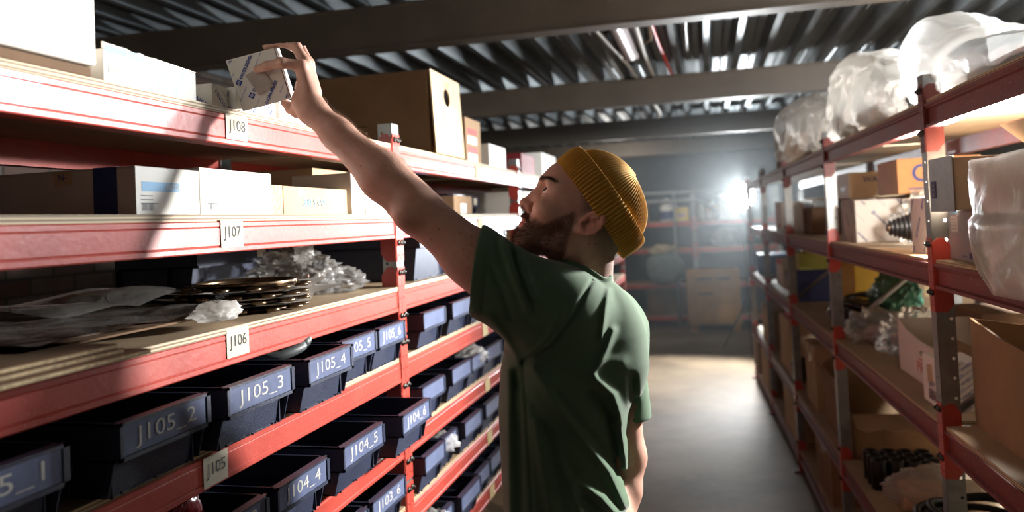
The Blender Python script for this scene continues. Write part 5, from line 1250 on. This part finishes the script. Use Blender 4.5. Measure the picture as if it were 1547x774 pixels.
def armR(P):
    S, E, W_ = npv(RS), npv(RE_), npv(RWR)
    d = chain(P, [S, S * .5 + E * .5, E], [.055, .046, .038], .02); d = smin(d, chain(P, [E, E * .7 + W_ * .3, W_], [.038, .038, .024], .02), .02)
    hv = (W_ - E) / np.linalg.norm(W_ - E); sd = npv(FWn); fr = npv(np.cross(hv, sd)); pc = W_ + hv * .05
    d = smin(d, rcone(P, W_, pc, .023, .022), .015)
    for k, (o, l) in enumerate(((-.027, .068), (-.009, .08), (.009, .075), (.026, .058))):
        b = W_ + hv * .085 + sd * o; d = smin(d, rcone(P, W_ + hv * .02 + sd * o * .6, b, .014, .011), .01)
        e1 = b + hv * l * .5 + fr * .008; e2 = e1 + hv * l * .45 + fr * .02; d = smin(d, chain(P, [b, e1, e2], [.0095, .0085, .007], .003), .006)
    t0 = W_ + hv * .03 - sd * .024; t1 = t0 + hv * .035 - sd * .018 + fr * .01; d = smin(d, chain(P, [t0, t1, t1 + hv * .03], [.013, .0105, .008], .003), .01)
    return d
TH = R(22); crh, fwh = npv(r0), npv((-math.sin(YAW), math.cos(YAW), 0))
TF = -math.cos(TH) * crh + math.sin(TH) * fwh; TL = -math.sin(TH) * crh - math.cos(TH) * fwh
LEV = [(470, 872, .188, .112), (500, 872, .202, .123), (545, 868, .206, .130), (600, 858, .200, .120), (655, 853, .19, .110), (715, 851, .183, .103), (774, 856, .183, .106), (850, 862, .188, .112), (960, 866, .195, .118)]
LVZ = []
for (py, cx, a, b) in LEV:
    p = at(cx, py, 1.545); LVZ.append((p.z, p.x, p.y, a, b))
LVZ.sort(); LVA = np.array(LVZ, f32)
def torso(P, inset=0.0):
    z = P[:, 2]; c = [np.interp(z, LVA[:, 0], LVA[:, i]) for i in (1, 2, 3, 4)]
    x, y = P[:, 0] - c[0], P[:, 1] - c[1]; s = x * TL[0] + y * TL[1]; t = x * TF[0] + y * TF[1]
    a, b = c[2] - inset, c[3] - inset; q = np.sqrt((s / a) ** 2 + (t / b) ** 2 + 1e-9); g = np.sqrt((s / a ** 2) ** 2 + (t / b ** 2) ** 2) + 1e-6
    d = q * (q - 1) / g
    d = np.where(q < .25, -b * .6, d)
    ztop = LVA[-1, 0] + .03 - inset
    return smax(d, z - ztop, .09)
HIP = [npv((LVZ[0][1], LVZ[0][2], .93)) + TL * s * .095 for s in (1, -1)]
def legpts(i, grow=0):
    h = HIP[i]; s = 1 if i == 0 else -1
    k = h + npv((0, 0, -.44)) + TL * s * .01 + TF * .015; a = k + npv((0, 0, -.40)) + TL * s * .01 - TF * .02
    return h, k, a
def legs(P, g=0):
    d = None
    for i in (0, 1):
        h, k, a = legpts(i); e = chain(P, [h, k, a], [.088 + g, .058 + g, .042 + g * 1.1], .04); d = e if d is None else smin(d, e, .03)
        f0 = a + npv((0, 0, -.045)); 
        if g == 0: d = smin(d, chain(P, [f0 - TF * .03, f0 + TF * .10, f0 + TF * .17], [.032, .028, .022], .02), .02)
    return smin(d, rcone(P, HIP[0] * .5 + HIP[1] * .5 + npv((0, 0, .06)) + TL * .05, HIP[0] * .5 + HIP[1] * .5 + npv((0, 0, .06)) - TL * .05, .115 + g, .115 + g), .05)
TRAP, JT = npv(at(868, 476, 1.48)), npv(at(836, 462, 1.405))
def trunk(P):
    d = torso(P, .022)
    d = smin(d, rcone(P, TRAP, JT, .044, .052), .05); d = smin(d, rcone(P, NB_, RS, .050, .055), .05)
    return smin(d, neck(P), .03)
GR = [(head, HO, .20), (hand, npv(at(440, 110, 1.48)), .13), (armL, (npv(JS) + npv(JW)) / 2, .36), (armR, npv(RE_), .42), (trunk, npv((LVZ[4][1], LVZ[4][2], 1.28)), .46), (legs, npv((LVZ[0][1], LVZ[0][2], .45)), .75)]
def body(P):
    c = P.mean(0); r = float(np.sqrt(((P - c) ** 2).sum(1)).max()) if len(P) < 6000 else 9
    d = None
    for g, gc, gr in GR:
        if np.linalg.norm(c - gc) > gr + r + .06: continue
        e = g(P); d = e if d is None else smin(d, e, .018 if g is hand or g is armL else .022)
    return d if d is not None else np.full(len(P), 1, f32)
# T-shirt ------------------------------------------------------------------
HEMC = npv(at(720, 414, 1.385)); HEMN = npv(-CRn * .985 + CUn * .12 + FWn * .1); HEMN /= np.linalg.norm(HEMN)
RHEMC = npv(at(939, 636, 1.67)); RHEMN = (npv(RE_) - npv(RS)); RHEMN /= np.linalg.norm(RHEMN)
SL0, SL1 = npv(at(850, 470, 1.43)), npv(at(700, 411, 1.385))
FOLDS = [([(760, 366), (776, 418), (796, 466)], .0070, 5), ([(784, 380), (799, 420), (812, 452)], .0045, 5), ([(770, 378), (786, 424), (804, 462)], -.004, 5),
         ([(894, 424), (864, 480), (832, 520), (790, 547)], -.0032, 3), ([(790, 547), (795, 620), (800, 700), (806, 790)], -.0026, 2.5),
         ([(806, 556), (846, 618), (882, 664), (920, 712), (944, 762)], .0105, 9), ([(838, 596), (880, 648), (918, 690), (938, 716)], -.006, 7), ([(788, 580), (832, 660), (880, 740), (900, 790)], -.005, 9),
         ([(898, 572), (926, 598), (940, 640), (942, 704)], .010, 8), ([(893, 592), (918, 622), (930, 664), (936, 700)], -.009, 7), ([(955, 572), (958, 610), (948, 655)], -.007, 6),
         ([(768, 560), (769, 640), (771, 790)], .005, 6), ([(780, 566), (784, 660), (787, 790)], -.0055, 6), ([(810, 640), (822, 710), (836, 790)], .007, 8), ([(824, 640), (840, 710), (856, 790)], -.004, 7), ([(846, 690), (866, 740), (884, 790)], .005, 7),
         ([(908, 512), (914, 470), (920, 438)], .004, 5), ([(898, 566), (914, 532), (926, 500)], .005, 6), 
         ([(870, 728), (908, 752), (942, 790)], .009, 7), ([(880, 752), (912, 778)], -.006, 6), ([(716, 470), (740, 478), (764, 512), (782, 545)], .004, 7), ([(738, 380), (733, 430), (728, 480)], -.0015, 2.5),
         ([(930, 640), (946, 690), (956, 750)], .006, 7), ([(860, 560), (900, 545), (940, 548)], .003, 10), ([(850, 470), (830, 510), (800, 540)], .003, 6), ([(740, 400), (760, 440), (772, 480)], -.003, 6)]
def folds(P):
    x, y = topx(P); d = np.zeros(len(P), f32)
    for pts, amp, w in FOLDS:
        m = None
        for i in range(len(pts) - 1):
            ax, ay = pts[i]; bx, by = pts[i + 1]; dx, dy = bx - ax, by - ay
            t = np.clip(((x - ax) * dx + (y - ay) * dy) / (dx * dx + dy * dy), 0, 1); e = (x - ax - t * dx) ** 2 + (y - ay - t * dy) ** 2
            m = e if m is None else np.minimum(m, e)
        d += amp * np.exp(-m / (w * w))
    return d
def sleeveL(P, g=0):
    S, E = npv(JS), npv(JE)
    a = chain(P, [S, S * .45 + E * .55, E], [.0640 + g, .0545 + g, .0490 + g], .02)
    return smin(a, rcone(P, SL0, SL1, .080 + g, .0640 + g), .03)
def sleeveR(P, g=0): return rcone(P, RS, RHEMC + RHEMN * .05, .070 + g, .062 + g)
def shirt_out(P):
    d = torso(P)
    d = smin(d, rcone(P, TRAP, JT, .056, .066), .045); d = smin(d, rcone(P, NB_, RS, .058, .064), .05)
    d = smin(d, rcone(P, npv(at(905, 500, 1.50)), npv(at(915, 560, 1.50)), .07, .07), .06)          # near shoulder blade
    d = smin(d, rcone(P, npv(at(926, 505, 1.62)), npv(at(926, 565, 1.60)), .055, .05), .06)
    d = smin(d, smax(sleeveL(P), (P - HEMC) @ HEMN, .003), .03); d = smin(d, smax(sleeveR(P), (P - RHEMC) @ RHEMN, .003), .025)
    return d
HEMZ = .80
def shirt(P):
    d = shirt_out(P) - folds(P) * 1.35
    hl = (P - HEMC) @ HEMN; near = ((P - HEMC) ** 2).sum(1) < .17 ** 2
    hr = (P - RHEMC) @ RHEMN; nearR = ((P - RHEMC) ** 2).sum(1) < .10 ** 2
    cav = np.maximum(sleeveL(P, -.0075), -(hl + .05)); d = np.where(near, np.maximum(d, -cav), d)
    cavR = np.maximum(sleeveR(P, -.007), -(hr + .04)); d = np.where(nearR, np.maximum(d, -cavR), d)
    d = np.maximum(d, HEMZ - P[:, 2]); d = np.maximum(d, -np.maximum(torso(P, .006), P[:, 2] - HEMZ - .06))
    nk = rcone(P, npv(at(872, 398, 1.51)), npv(NT) + npv(CUn) * .1, .0665, .064)
    band = np.maximum(np.abs(nk - .0028) - .0028, shirt_out(P) - .009)
    d = smin(smax(d, -nk, .006), np.maximum(band, -((P - npv(NB_)) @ CUn)), .004)
    return d
# head-and-body materials
def skin_mat():
    M = bpy.data.materials.new('skin'); M.use_nodes = True; N = M.node_tree.nodes; L = M.node_tree.links; b = N['Principled BSDF']
    at_ = N.new('ShaderNodeAttribute'); at_.attribute_name = 'pigment'
    tc = N.new('ShaderNodeTexCoord'); n = N.new('ShaderNodeTexNoise'); n.inputs['Scale'].default_value = 60; n.inputs['Detail'].default_value = 6; L.new(tc.outputs['Object'], n.inputs['Vector'])
    mx = N.new('ShaderNodeMix'); mx.data_type = 'RGBA'; mx.blend_type = 'MULTIPLY'; mx.inputs['Factor'].default_value = .22
    rp = N.new('ShaderNodeValToRGB'); rp.color_ramp.elements[0].position = .3; rp.color_ramp.elements[0].color = (.55, .42, .38, 1); rp.color_ramp.elements[1].position = .62
    L.new(n.outputs['Fac'], rp.inputs['Fac']); L.new(at_.outputs['Color'], mx.inputs['A']); L.new(rp.outputs['Color'], mx.inputs['B']); L.new(mx.outputs['Result'], b.inputs['Base Color'])
    b.inputs['Roughness'].default_value = .48; b.inputs['Subsurface Weight'].default_value = .12; b.inputs['Subsurface Radius'].default_value = (.010, .004, .002); b.inputs['Subsurface Scale'].default_value = 1
    n2 = N.new('ShaderNodeTexNoise'); n2.inputs['Scale'].default_value = 420; n2.inputs['Detail'].default_value = 3; L.new(tc.outputs['Object'], n2.inputs['Vector'])
    bp = N.new('ShaderNodeBump'); bp.inputs['Strength'].default_value = .25; bp.inputs['Distance'].default_value = .001; L.new(n2.outputs['Fac'], bp.inputs['Height']); L.new(bp.outputs['Normal'], b.inputs['Normal'])
    return M
SKIN = skin_mat()
foot = (HIP[0] + HIP[1]) / 2
man = thing('person', 'person in green T-shirt and mustard beanie reaching up with a small printed box', 'person', (float(foot[0]), float(foot[1]), 0))
MO = np.array((float(foot[0]), float(foot[1]), 0))
RES = 1 if 'RESM' not in globals() else RESM
bv, bf = sdf_mesh(body, (-1.05, .95, -.03), (.25, 2.0, 1.95), .0021 * RES)
print('body', len(bv), len(bf))
def vnormals(v, f):
    n = np.cross(v[f[:, 2]] - v[f[:, 0]], v[f[:, 3]] - v[f[:, 1]]); o = np.zeros_like(v)
    for k in range(4): np.add.at(o, f[:, k], n)
    return o / (np.linalg.norm(o, axis=1)[:, None] + 1e-12)
bn = vnormals(bv, bf)
b32 = bv.astype(f32); hl_ = hloc(b32); inhead = (np.linalg.norm(hl_, axis=1) < .19)
ff, uu, ww = hl_[:, 0], hl_[:, 1], np.abs(hl_[:, 2])
base = np.tile(np.array(lin((198, 153, 134))), (len(bv), 1)); 
def paint(mask, c): base[:] = base * (1 - mask[:, None]) + np.array(lin(c)) * mask[:, None]
def sm(x, a, b): t = np.clip((x - a) / (b - a), 0, 1); return t * t * (3 - 2 * t)
def beard_mask(f, u, w):
    ub = np.where(f < .0576, np.interp(f, [.012, .03, .0576], [.030, .016, -.034]), -.034)
    ub = np.where((f > .075) & (w > .012), -.036, ub)
    m = sm(ub - u, -.003, .016) * sm(f - (.012 + .38 * (u + .004)), 0, .010) * sm(u, -.112, -.100)
    lips = sm(.0255 - w, 0, .004) * sm(u, -.0695, -.0665) * sm(-.0475 - u, 0, .003) * sm(f, .07, .074)
    return m * (1 - lips) * (w < .074) * (f < .13), lips
bm_, lips_ = beard_mask(ff, uu, ww)
hd = inhead.astype(float)
paint(hd * lips_ * sm(.0235 - ww, 0, .003), (188, 106, 96))
paint(hd * .35 * sm(ff, .088, .105) * sm(-uu, -.005, .02) * sm(uu, -.045, -.035), (204, 128, 108))
scalp = hd * sm(uu - (.066 + (ff - .08) * .62 + (.030 - np.clip(.05 - ff, 0, .04) * .9)), -.022, .018) * sm(.066 - ff, 0, .03)
scalp = np.maximum(scalp, hd * sm(-.022 - ff, 0, .035) * sm(uu + .055, 0, .05) * (1 - sm(ww, .0775, .080) * sm(-.026 - ff, -.01, -.0)))
ear_m = hd * sm(ww, .0755, .078) * (np.abs(ff + .008) < .022) * (np.abs(uu - .012) < .035)
scalp = scalp * (1 - ear_m)
paint(.70 * scalp, (88, 68, 58)); paint(hd * bm_ * .62 * (1 - ear_m), (84, 54, 40)); paint(.35 * ear_m, (214, 124, 104))
for (px, py) in ((663, 346), (696, 352), (713, 358), (652, 362), (700, 377), (708, 391), (712, 370), (545, 251), (602, 330), (560, 292), (706, 404), (713, 346), (890, 368), (899, 369)):
    p = npv(at(px, py, 1.35 if px < 800 else 1.44)); x_, y_ = topx(b32); dd = np.hypot(x_ - px, y_ - py); paint(np.clip(1.7 - dd, 0, 1) * .75 * (bn @ (-FWn) > .1), (86, 48, 38))
# eyes
EYEW = mat('eye_white', (222, 210, 200), .15, var=0, spec=.6); IRIS = mat('eye_iris', (70, 62, 52), .1, var=0, spec=.8)
for s_ in (1, -1):
    mb = MB(); bm = bmesh.new(); bmesh.ops.create_uvsphere(bm, u_segments=24, v_segments=16, radius=.0129); mb.bm(bm, EYEW, None, True)
    dv = Vector(HM.T @ npv((.97, .16, .18 * s_))).normalized(); T = dv.to_track_quat('Z', 'Y').to_matrix().to_4x4()
    mb.lathe([(.0064, .0113), (.0060, .0118), (.003, .0130), (0, .0133)], IRIS, 20, T)
    o = mb.build('eyeball', man); o.location = Vector(hw_((.0805, .0142, .0325 * s_))) - Vector(MO)
# hair in strands
def strands(name, roots, nrm, dirs, ln, r_, M, par, segs=3, curl=.25, seed=1):
    rg = np.random.default_rng(seed); n = len(roots); d = dirs / np.linalg.norm(dirs, axis=1)[:, None]; L_ = ln * rg.uniform(.6, 1.15, n)
    jit = rg.normal(0, curl, (n, 3)); vs = []; a0 = np.cross(d, rg.normal(0, 1, (n, 3))); a0 /= np.linalg.norm(a0, axis=1)[:, None]; b0 = np.cross(d, a0)
    for k in range(segs + 1):
        t = k / segs; c = roots + d * (L_ * t)[:, None] + jit * (L_ * t * t * .5)[:, None]; rr = r_ * (1 - t * .85)
        for q in range(3): A = 2 * PI * q / 3; vs.append(c + (a0 * math.cos(A) + b0 * math.sin(A)) * rr)
    v = np.stack(vs, 1).reshape(-1, 3); m_ = (segs + 1) * 3; fc = []
    for k in range(segs):
        for q in range(3): fc.append([k * 3 + q, k * 3 + (q + 1) % 3, (k + 1) * 3 + (q + 1) % 3, (k + 1) * 3 + q])
    F = (np.arange(n)[:, None, None] * m_ + np.array(fc)[None]).reshape(-1, 4)
    return np_mesh(name, v, F, M, par, True, MO)
HAIR = mat('dark_brown_hair', (112, 72, 48), .45, var=.25, vscale=300, spec=.4); HAIRS = mat('short_dark_hair', (70, 50, 42), .6, var=.2, vscale=300); HAIRL = mat('fine_arm_hair', (150, 104, 70), .5, var=.2, vscale=200)
rg = np.random.default_rng(5)
def pick(w, n):
    w = np.clip(w, 0, None); return rg.choice(len(w), n, p=w / w.sum())
def jitter(i): return bv[i] + rg.normal(0, .0008, (len(i), 3))
i = pick(hd * bm_ * (1 - ear_m), 11000); tq = np.clip((ff[i] - .01) / .08, 0, 1)[:, None]
strands('beard', jitter(i), bn[i], bn[i] * .55 - HU * .75 + HF * (.55 * tq - .15), .0085 + .0 * i, .00022, HAIR, man, curl=.45, seed=2)
mus = hd * sm(.028 - ww, 0, .004) * sm(-.036 - uu, 0, .003) * sm(uu, -.0515, -.048) * sm(ff, .074, .08)
i = pick(mus, 480); o = strands('moustache', jitter(i), bn[i], bn[i] * .35 - HU * .8 + np.sign(hl_[i, 2])[:, None] * HW * .6, .007, .00022, HAIR, man, curl=.35, seed=3)
i = pick(scalp, 5000); strands('cropped_hair', jitter(i), bn[i], bn[i] * .6 - HU * .5 - HF * .3, .0022, .00014, HAIRS, man, curl=.3, seed=4)
brow = hd * np.exp(-((uu - (.0275 + .0105 * np.clip((ww - .012) / .036, 0, 1))) / .0028) ** 2) * sm(ww, .008, .014) * sm(.060 - ww, 0, .008) * sm(ff, .048, .058)
paint(brow * .75, (70, 46, 36))
bo = np_mesh('body', bv, bf, SKIN, man, org=MO)
ca = bo.data.color_attributes.new('pigment', 'FLOAT_COLOR', 'POINT'); ca.data.foreach_set('color', np.concatenate([base, np.ones((len(base), 1))], 1).astype(f32).ravel())
i = pick(brow, 1100); strands('eyebrows', jitter(i), bn[i], bn[i] * .25 + np.sign(hl_[i, 2])[:, None] * HW * .7 - HF * .3 + HU * .1, .0075, .0002, HAIRS, man, curl=.25, seed=6)
E_, W2 = np.array(JE), np.array(JW); tt = ((bv - E_) @ (W2 - E_)) / ((W2 - E_) @ (W2 - E_)); dist = np.linalg.norm(bv - E_ - tt[:, None] * (W2 - E_), axis=1)
i = pick(((tt > .15) & (tt < 1.0) & (dist < .06)) * (.15 + np.clip(bn @ CUn, 0, 1)), 1500); strands('arm_hair', bv[i], bn[i], bn[i] * .5 + (W2 - E_) / .26 * .8 + rg.normal(0, .2, (len(i), 3)), .009, .00011, HAIRL, man, curl=.5, seed=7)
# shirt
def cloth(name, c, c2, sc1=700, rough=.9):
    M = bpy.data.materials.new(name); M.use_nodes = True; N = M.node_tree.nodes; L = M.node_tree.links; b = N['Principled BSDF']
    tc = N.new('ShaderNodeTexCoord'); n = N.new('ShaderNodeTexNoise'); n.inputs['Scale'].default_value = 6; n.inputs['Detail'].default_value = 8; L.new(tc.outputs['Object'], n.inputs['Vector'])
    rp = N.new('ShaderNodeValToRGB'); rp.color_ramp.elements[0].position = .35; rp.color_ramp.elements[1].position = .68; rp.color_ramp.elements[0].color = lin(c2) + (1,); rp.color_ramp.elements[1].color = lin(c) + (1,)
    L.new(n.outputs['Fac'], rp.inputs['Fac']); L.new(rp.outputs['Color'], b.inputs['Base Color']); b.inputs['Roughness'].default_value = rough; b.inputs['Specular IOR Level'].default_value = .2
    b.inputs['Sheen Weight'].default_value = .15; b.inputs['Sheen Roughness'].default_value = .4
    n2 = N.new('ShaderNodeTexNoise'); n2.inputs['Scale'].default_value = sc1; n2.inputs['Detail'].default_value = 2; L.new(tc.outputs['Object'], n2.inputs['Vector'])
    bp = N.new('ShaderNodeBump'); bp.inputs['Strength'].default_value = .3; bp.inputs['Distance'].default_value = .001; L.new(n2.outputs['Fac'], bp.inputs['Height']); L.new(bp.outputs['Normal'], b.inputs['Normal'])
    return M
GREEN = cloth('green_jersey', (84, 108, 84), (72, 94, 72))
sv, sf = sdf_mesh(shirt, (-.62, 1.0, .76), (.2, 1.95, 1.75), .0025 * RES)
print('shirt', len(sv), len(sf))
for _ in range(2):          # light smoothing of the cloth
    acc = np.zeros_like(sv); cnt = np.zeros(len(sv))
    for k in range(4): np.add.at(acc, sf[:, k], sv[sf[:, (k + 1) % 4]] + sv[sf[:, (k + 3) % 4]]); np.add.at(cnt, sf[:, k], 2)
    sv = sv * .5 + acc / np.maximum(cnt, 1)[:, None] * .5
so = np_mesh('t_shirt', sv, sf, GREEN, man, org=MO)
# ribbed collar
cpt = npv(NB_) + npv(CUn) * .045; 
JEAN = cloth('dark_trousers', (52, 54, 62), (40, 42, 50))
jv, jf = sdf_mesh(lambda P: np.maximum(np.maximum(legs(P, .012), .075 - P[:, 2]), P[:, 2] - 1.0), (-.6, 1.05, .03), (.2, 1.95, 1.05), .006)
np_mesh('trousers', jv, jf, JEAN, man, org=MO)
SHOE = mat('dark_leather_boot', (44, 38, 34), .5, var=.15); SOLE = mat('boot_sole', (24, 22, 20), .8, var=.1)
for i_ in (0, 1):
    h, k, a = legpts(i_); f0 = npv((a[0], a[1], 0)); yw = math.atan2(TF[1], TF[0])
    T = Matrix.Translation(Vector(f0) - Vector(MO)) @ Matrix.Rotation(yw, 4, 'Z')
    mb = MB(); rings = []
    for (x, hw2, z1) in ((-.075, .02, .07), (-.07, .036, .115), (-.03, .044, .13), (.02, .045, .12), (.06, .046, .085), (.12, .05, .068), (.17, .046, .06), (.20, .03, .045), (.212, .012, .03)):
        rings.append([(x, hw2 * math.cos(A_), .012 + (z1 - .012) * max(0, math.sin(A_)) ** .7) for A_ in [PI * q / 12 for q in range(13)]] + [(x, -hw2 + 2 * hw2 * q / 4, .010) for q in range(1, 4)])
    loft(mb, [[tuple(T @ Vector(p)) for p in r_] for r_ in rings], SHOE, True); sh = mb.build('boot', man)
    mb = MB(); mb.prism([(-.08, -.03), (-.06, -.046), (.05, -.048), (.14, -.054), (.19, -.04), (.218, 0), (.19, .04), (.14, .054), (.05, .048), (-.06, .046), (-.08, .03)], 'z', 0, .014, SOLE, T); mb.build('sole', sh)
# beanie ---------------------------------------------------------------------
KNIT = cloth('mustard_knit', (204, 160, 74), (188, 142, 60), 900, .95)
BC = npv((-.003, .0435, 0)); BX = npv((.955, .296, 0)); BY = npv((0, 0, 1)); BA = npv((-.296, .955, 0))
def bean(prof, nrib, amp, rx=.1045, rw=.0855, n=384):
    vs = np.zeros((len(prof), n, 3)); ph = np.arange(n) * 2 * PI / n
    for i_, (k, h, am) in enumerate(prof):
        rib = 1 + 0 * ph; off = amp * am * np.cos(nrib * ph)
        cx, cw = np.cos(ph), np.sin(ph)
        X = (rx * k + off) * cx; W_ = (rw * k + off) * cw
        hh = h + .004 * np.cos(ph) * (1 if h > .01 else 1)
        vs[i_] = BC + X[:, None] * BX + W_[:, None] * BY + hh[:, None] * BA
    v = vs.reshape(-1, 3); m_ = len(prof); F = []
    for i_ in range(m_ - 1):
        a = i_ * n + np.arange(n); b = i_ * n + (np.arange(n) + 1) % n; F.append(np.stack([a, b, b + n, a + n], 1))
    return HO + v @ HM, np.concatenate(F)
def crownprof():
    P_ = []
    for i_ in range(46):
        t = i_ / 45; h = .0975 * math.sin(t * PI / 2) ** .95; k = max(.0, 1 - (h / .0977) ** 2.5) ** (1 / 2.1) if t < 1 else .0
        P_.append((max(k, .004) * .985, h, min(1, k * 1.6)))
    return P_
cv, cf = bean(crownprof(), 98, .0014, n=880)
be = np_mesh('beanie', cv, cf, KNIT, man, org=MO)
bp_ = [(.955, .002, .4), (.985, -.007, .7), (1.03, -.010, 1), (1.055, -.005, 1), (1.07, .006, 1), (1.075, .02, 1), (1.065, .032, 1), (1.04, .040, 1), (1.02, .043, .8), (.985, .038, .6), (.96, .03, .4)]
fine = []
for a_, b_ in zip(bp_[:-1], bp_[1:]):
    for q in range(3): fine.append(tuple(a_[k] + (b_[k] - a_[k]) * q / 3 for k in range(3)))
fine.append(bp_[-1])
v2, f2 = bean(fine, 94, .0019, n=832); np_mesh('brim', v2, f2, KNIT, be, org=MO)
# the held box ---------------------------------------------------------------
def held():
    c0 = at(394.5, 119.5, 1.505); ray = (c0 - Vector((0, 0, CAMZ))).normalized()
    yx = (cr - ray * cr.dot(ray)).normalized(); yu = -ray.cross(yx) if (-ray.cross(yx)).dot(cu) > 0 else ray.cross(yx)
    a = R(15.5); X = yx * math.cos(a) + yu * math.sin(a); Z = -yx * math.sin(a) + yu * math.cos(a); Y = ray
    if X.cross(Y).dot(Z) < 0: Y = -Y
    M_ = Matrix((X, Y, Z)).transposed().to_4x4() @ Matrix.Rotation(R(-6), 4, 'Z'); M_.translation = c0
    c = Carton('parts_box', 'small white box with blue diagonal print held in the raised hand', 'box', 0, 0, 0, .089, .094, .096, WHITEB, flapline=False)
    c.mb = MB(); c.mb.box((-.0445, -.047, 0), (.0445, .047, .096), WHITEB, bev=.0012)
    kb_print(c, 'S', .0145, 50, .0056); kb_print(c, 'E', .0145, 50, .0056)
    lab = c.part('clear_sticker'); lab.quad((.002, -.047, .046), (.956, 0, .29), (-.29, 0, .956), .033, .042, mat('worn_sticker', (178, 168, 158), .5, var=.12, vscale=60), .0024)
    fl = c.part('end_flap'); fl.box((.0448, -.046, .001), (.0456, .046, .095), BLACKP); fl.box((.0456, -.0465, .001), (.0462, -.030, .0955), WHITEB)
    fl.box((.0456, -.022, .001), (.0466, .046, .0955), WHITEB)
    t = c.done('box_body'); t.matrix_world = M_ @ Matrix.Translation((0, 0, -.048))
    return t
held()
# ------------------------------------------------------------------ light
def light(kind, name, loc, energy, color, size=.1, target=None, **k):
    l = bpy.data.lights.new(name, kind); l.energy = energy; l.color = color
    o = bpy.data.objects.new(name, l); col.objects.link(o); o.location = loc
    if target is not None: o.rotation_euler = (Vector(target) - Vector(loc)).to_track_quat('-Z', 'Y').to_euler()
    if kind == 'AREA': l.shape = 'DISK'; l.size = size
    else: l.shadow_soft_size = size
    for a, v in k.items(): setattr(l, a, v)
    return o
light('SPOT', 'work_lamp_beam', (LX, LY - .06, LZ_), 600, (.96, .98, 1), .09, (-.5, 8.0, 0), spot_size=R(72), spot_blend=.6)
light('SPOT', 'aisle_key_lamp', (.70, 2.56, 1.76), 400, (1, .98, .95), .05, (-.8, 1.2, 1.45), spot_size=R(112), spot_blend=.8)
light('POINT', 'shelf_lamp', (.76, 2.40, 1.74), 60, (1, .97, .92), .05)
light('POINT', 'side_bay_lamp', (1.7, 3.25, 2.42), 620, (.92, .97, 1), .15)
light('SPOT', 'work_lamp_throw', (LX, LY - .06, LZ_), 1050, (.93, .98, 1), .10, (-.15, 1.5, 1.62), spot_size=R(26), spot_blend=.8)
light('POINT', 'rear_bay_fill', (-1.1, 10.2, 2.2), 26, (1, .95, .88), .2)  # unseen fill light added to lift the far rack
w = bpy.data.worlds.new('world'); sc.world = w; w.use_nodes = True
w.node_tree.nodes['Background'].inputs[0].default_value = (1, .91, .86, 1); w.node_tree.nodes['Background'].inputs[1].default_value = .07
vs = sc.view_settings; vs.view_transform = 'Standard'; vs.look = 'None'; vs.gamma = 1; vs.use_curve_mapping = False; vs.exposure = 0
try: sc.display_settings.display_device = 'sRGB'
except Exception: pass
sc.cycles.use_denoising = True
sc.cycles.max_bounces = 8; sc.cycles.transparent_max_bounces = 24; sc.cycles.volume_bounces = 0
sc.cycles.sample_clamp_indirect = 8

# dusty air at the far end of the aisle, lit by the lamp
HAZE = bpy.data.materials.new('dusty_air'); HAZE.use_nodes = True
N = HAZE.node_tree.nodes; L = HAZE.node_tree.links; N.clear(); o = N.new('ShaderNodeOutputMaterial'); v = N.new('ShaderNodeVolumeScatter')
v.inputs['Density'].default_value = .009; v.inputs['Anisotropy'].default_value = .7; v.inputs['Color'].default_value = (.9, .97, 1, 1); L.new(v.outputs[0], o.inputs['Volume'])
mb = MB(); mb.box((RX0 + .02, 4.6, .02), (RX1 - .02, RY1 - .02, RZT - .3), HAZE); hz = mb.build('haze'); hz['kind'] = 'stuff'; hz['label'] = 'dusty haze glowing round the lamp at the end of the aisle'; hz['category'] = 'haze'
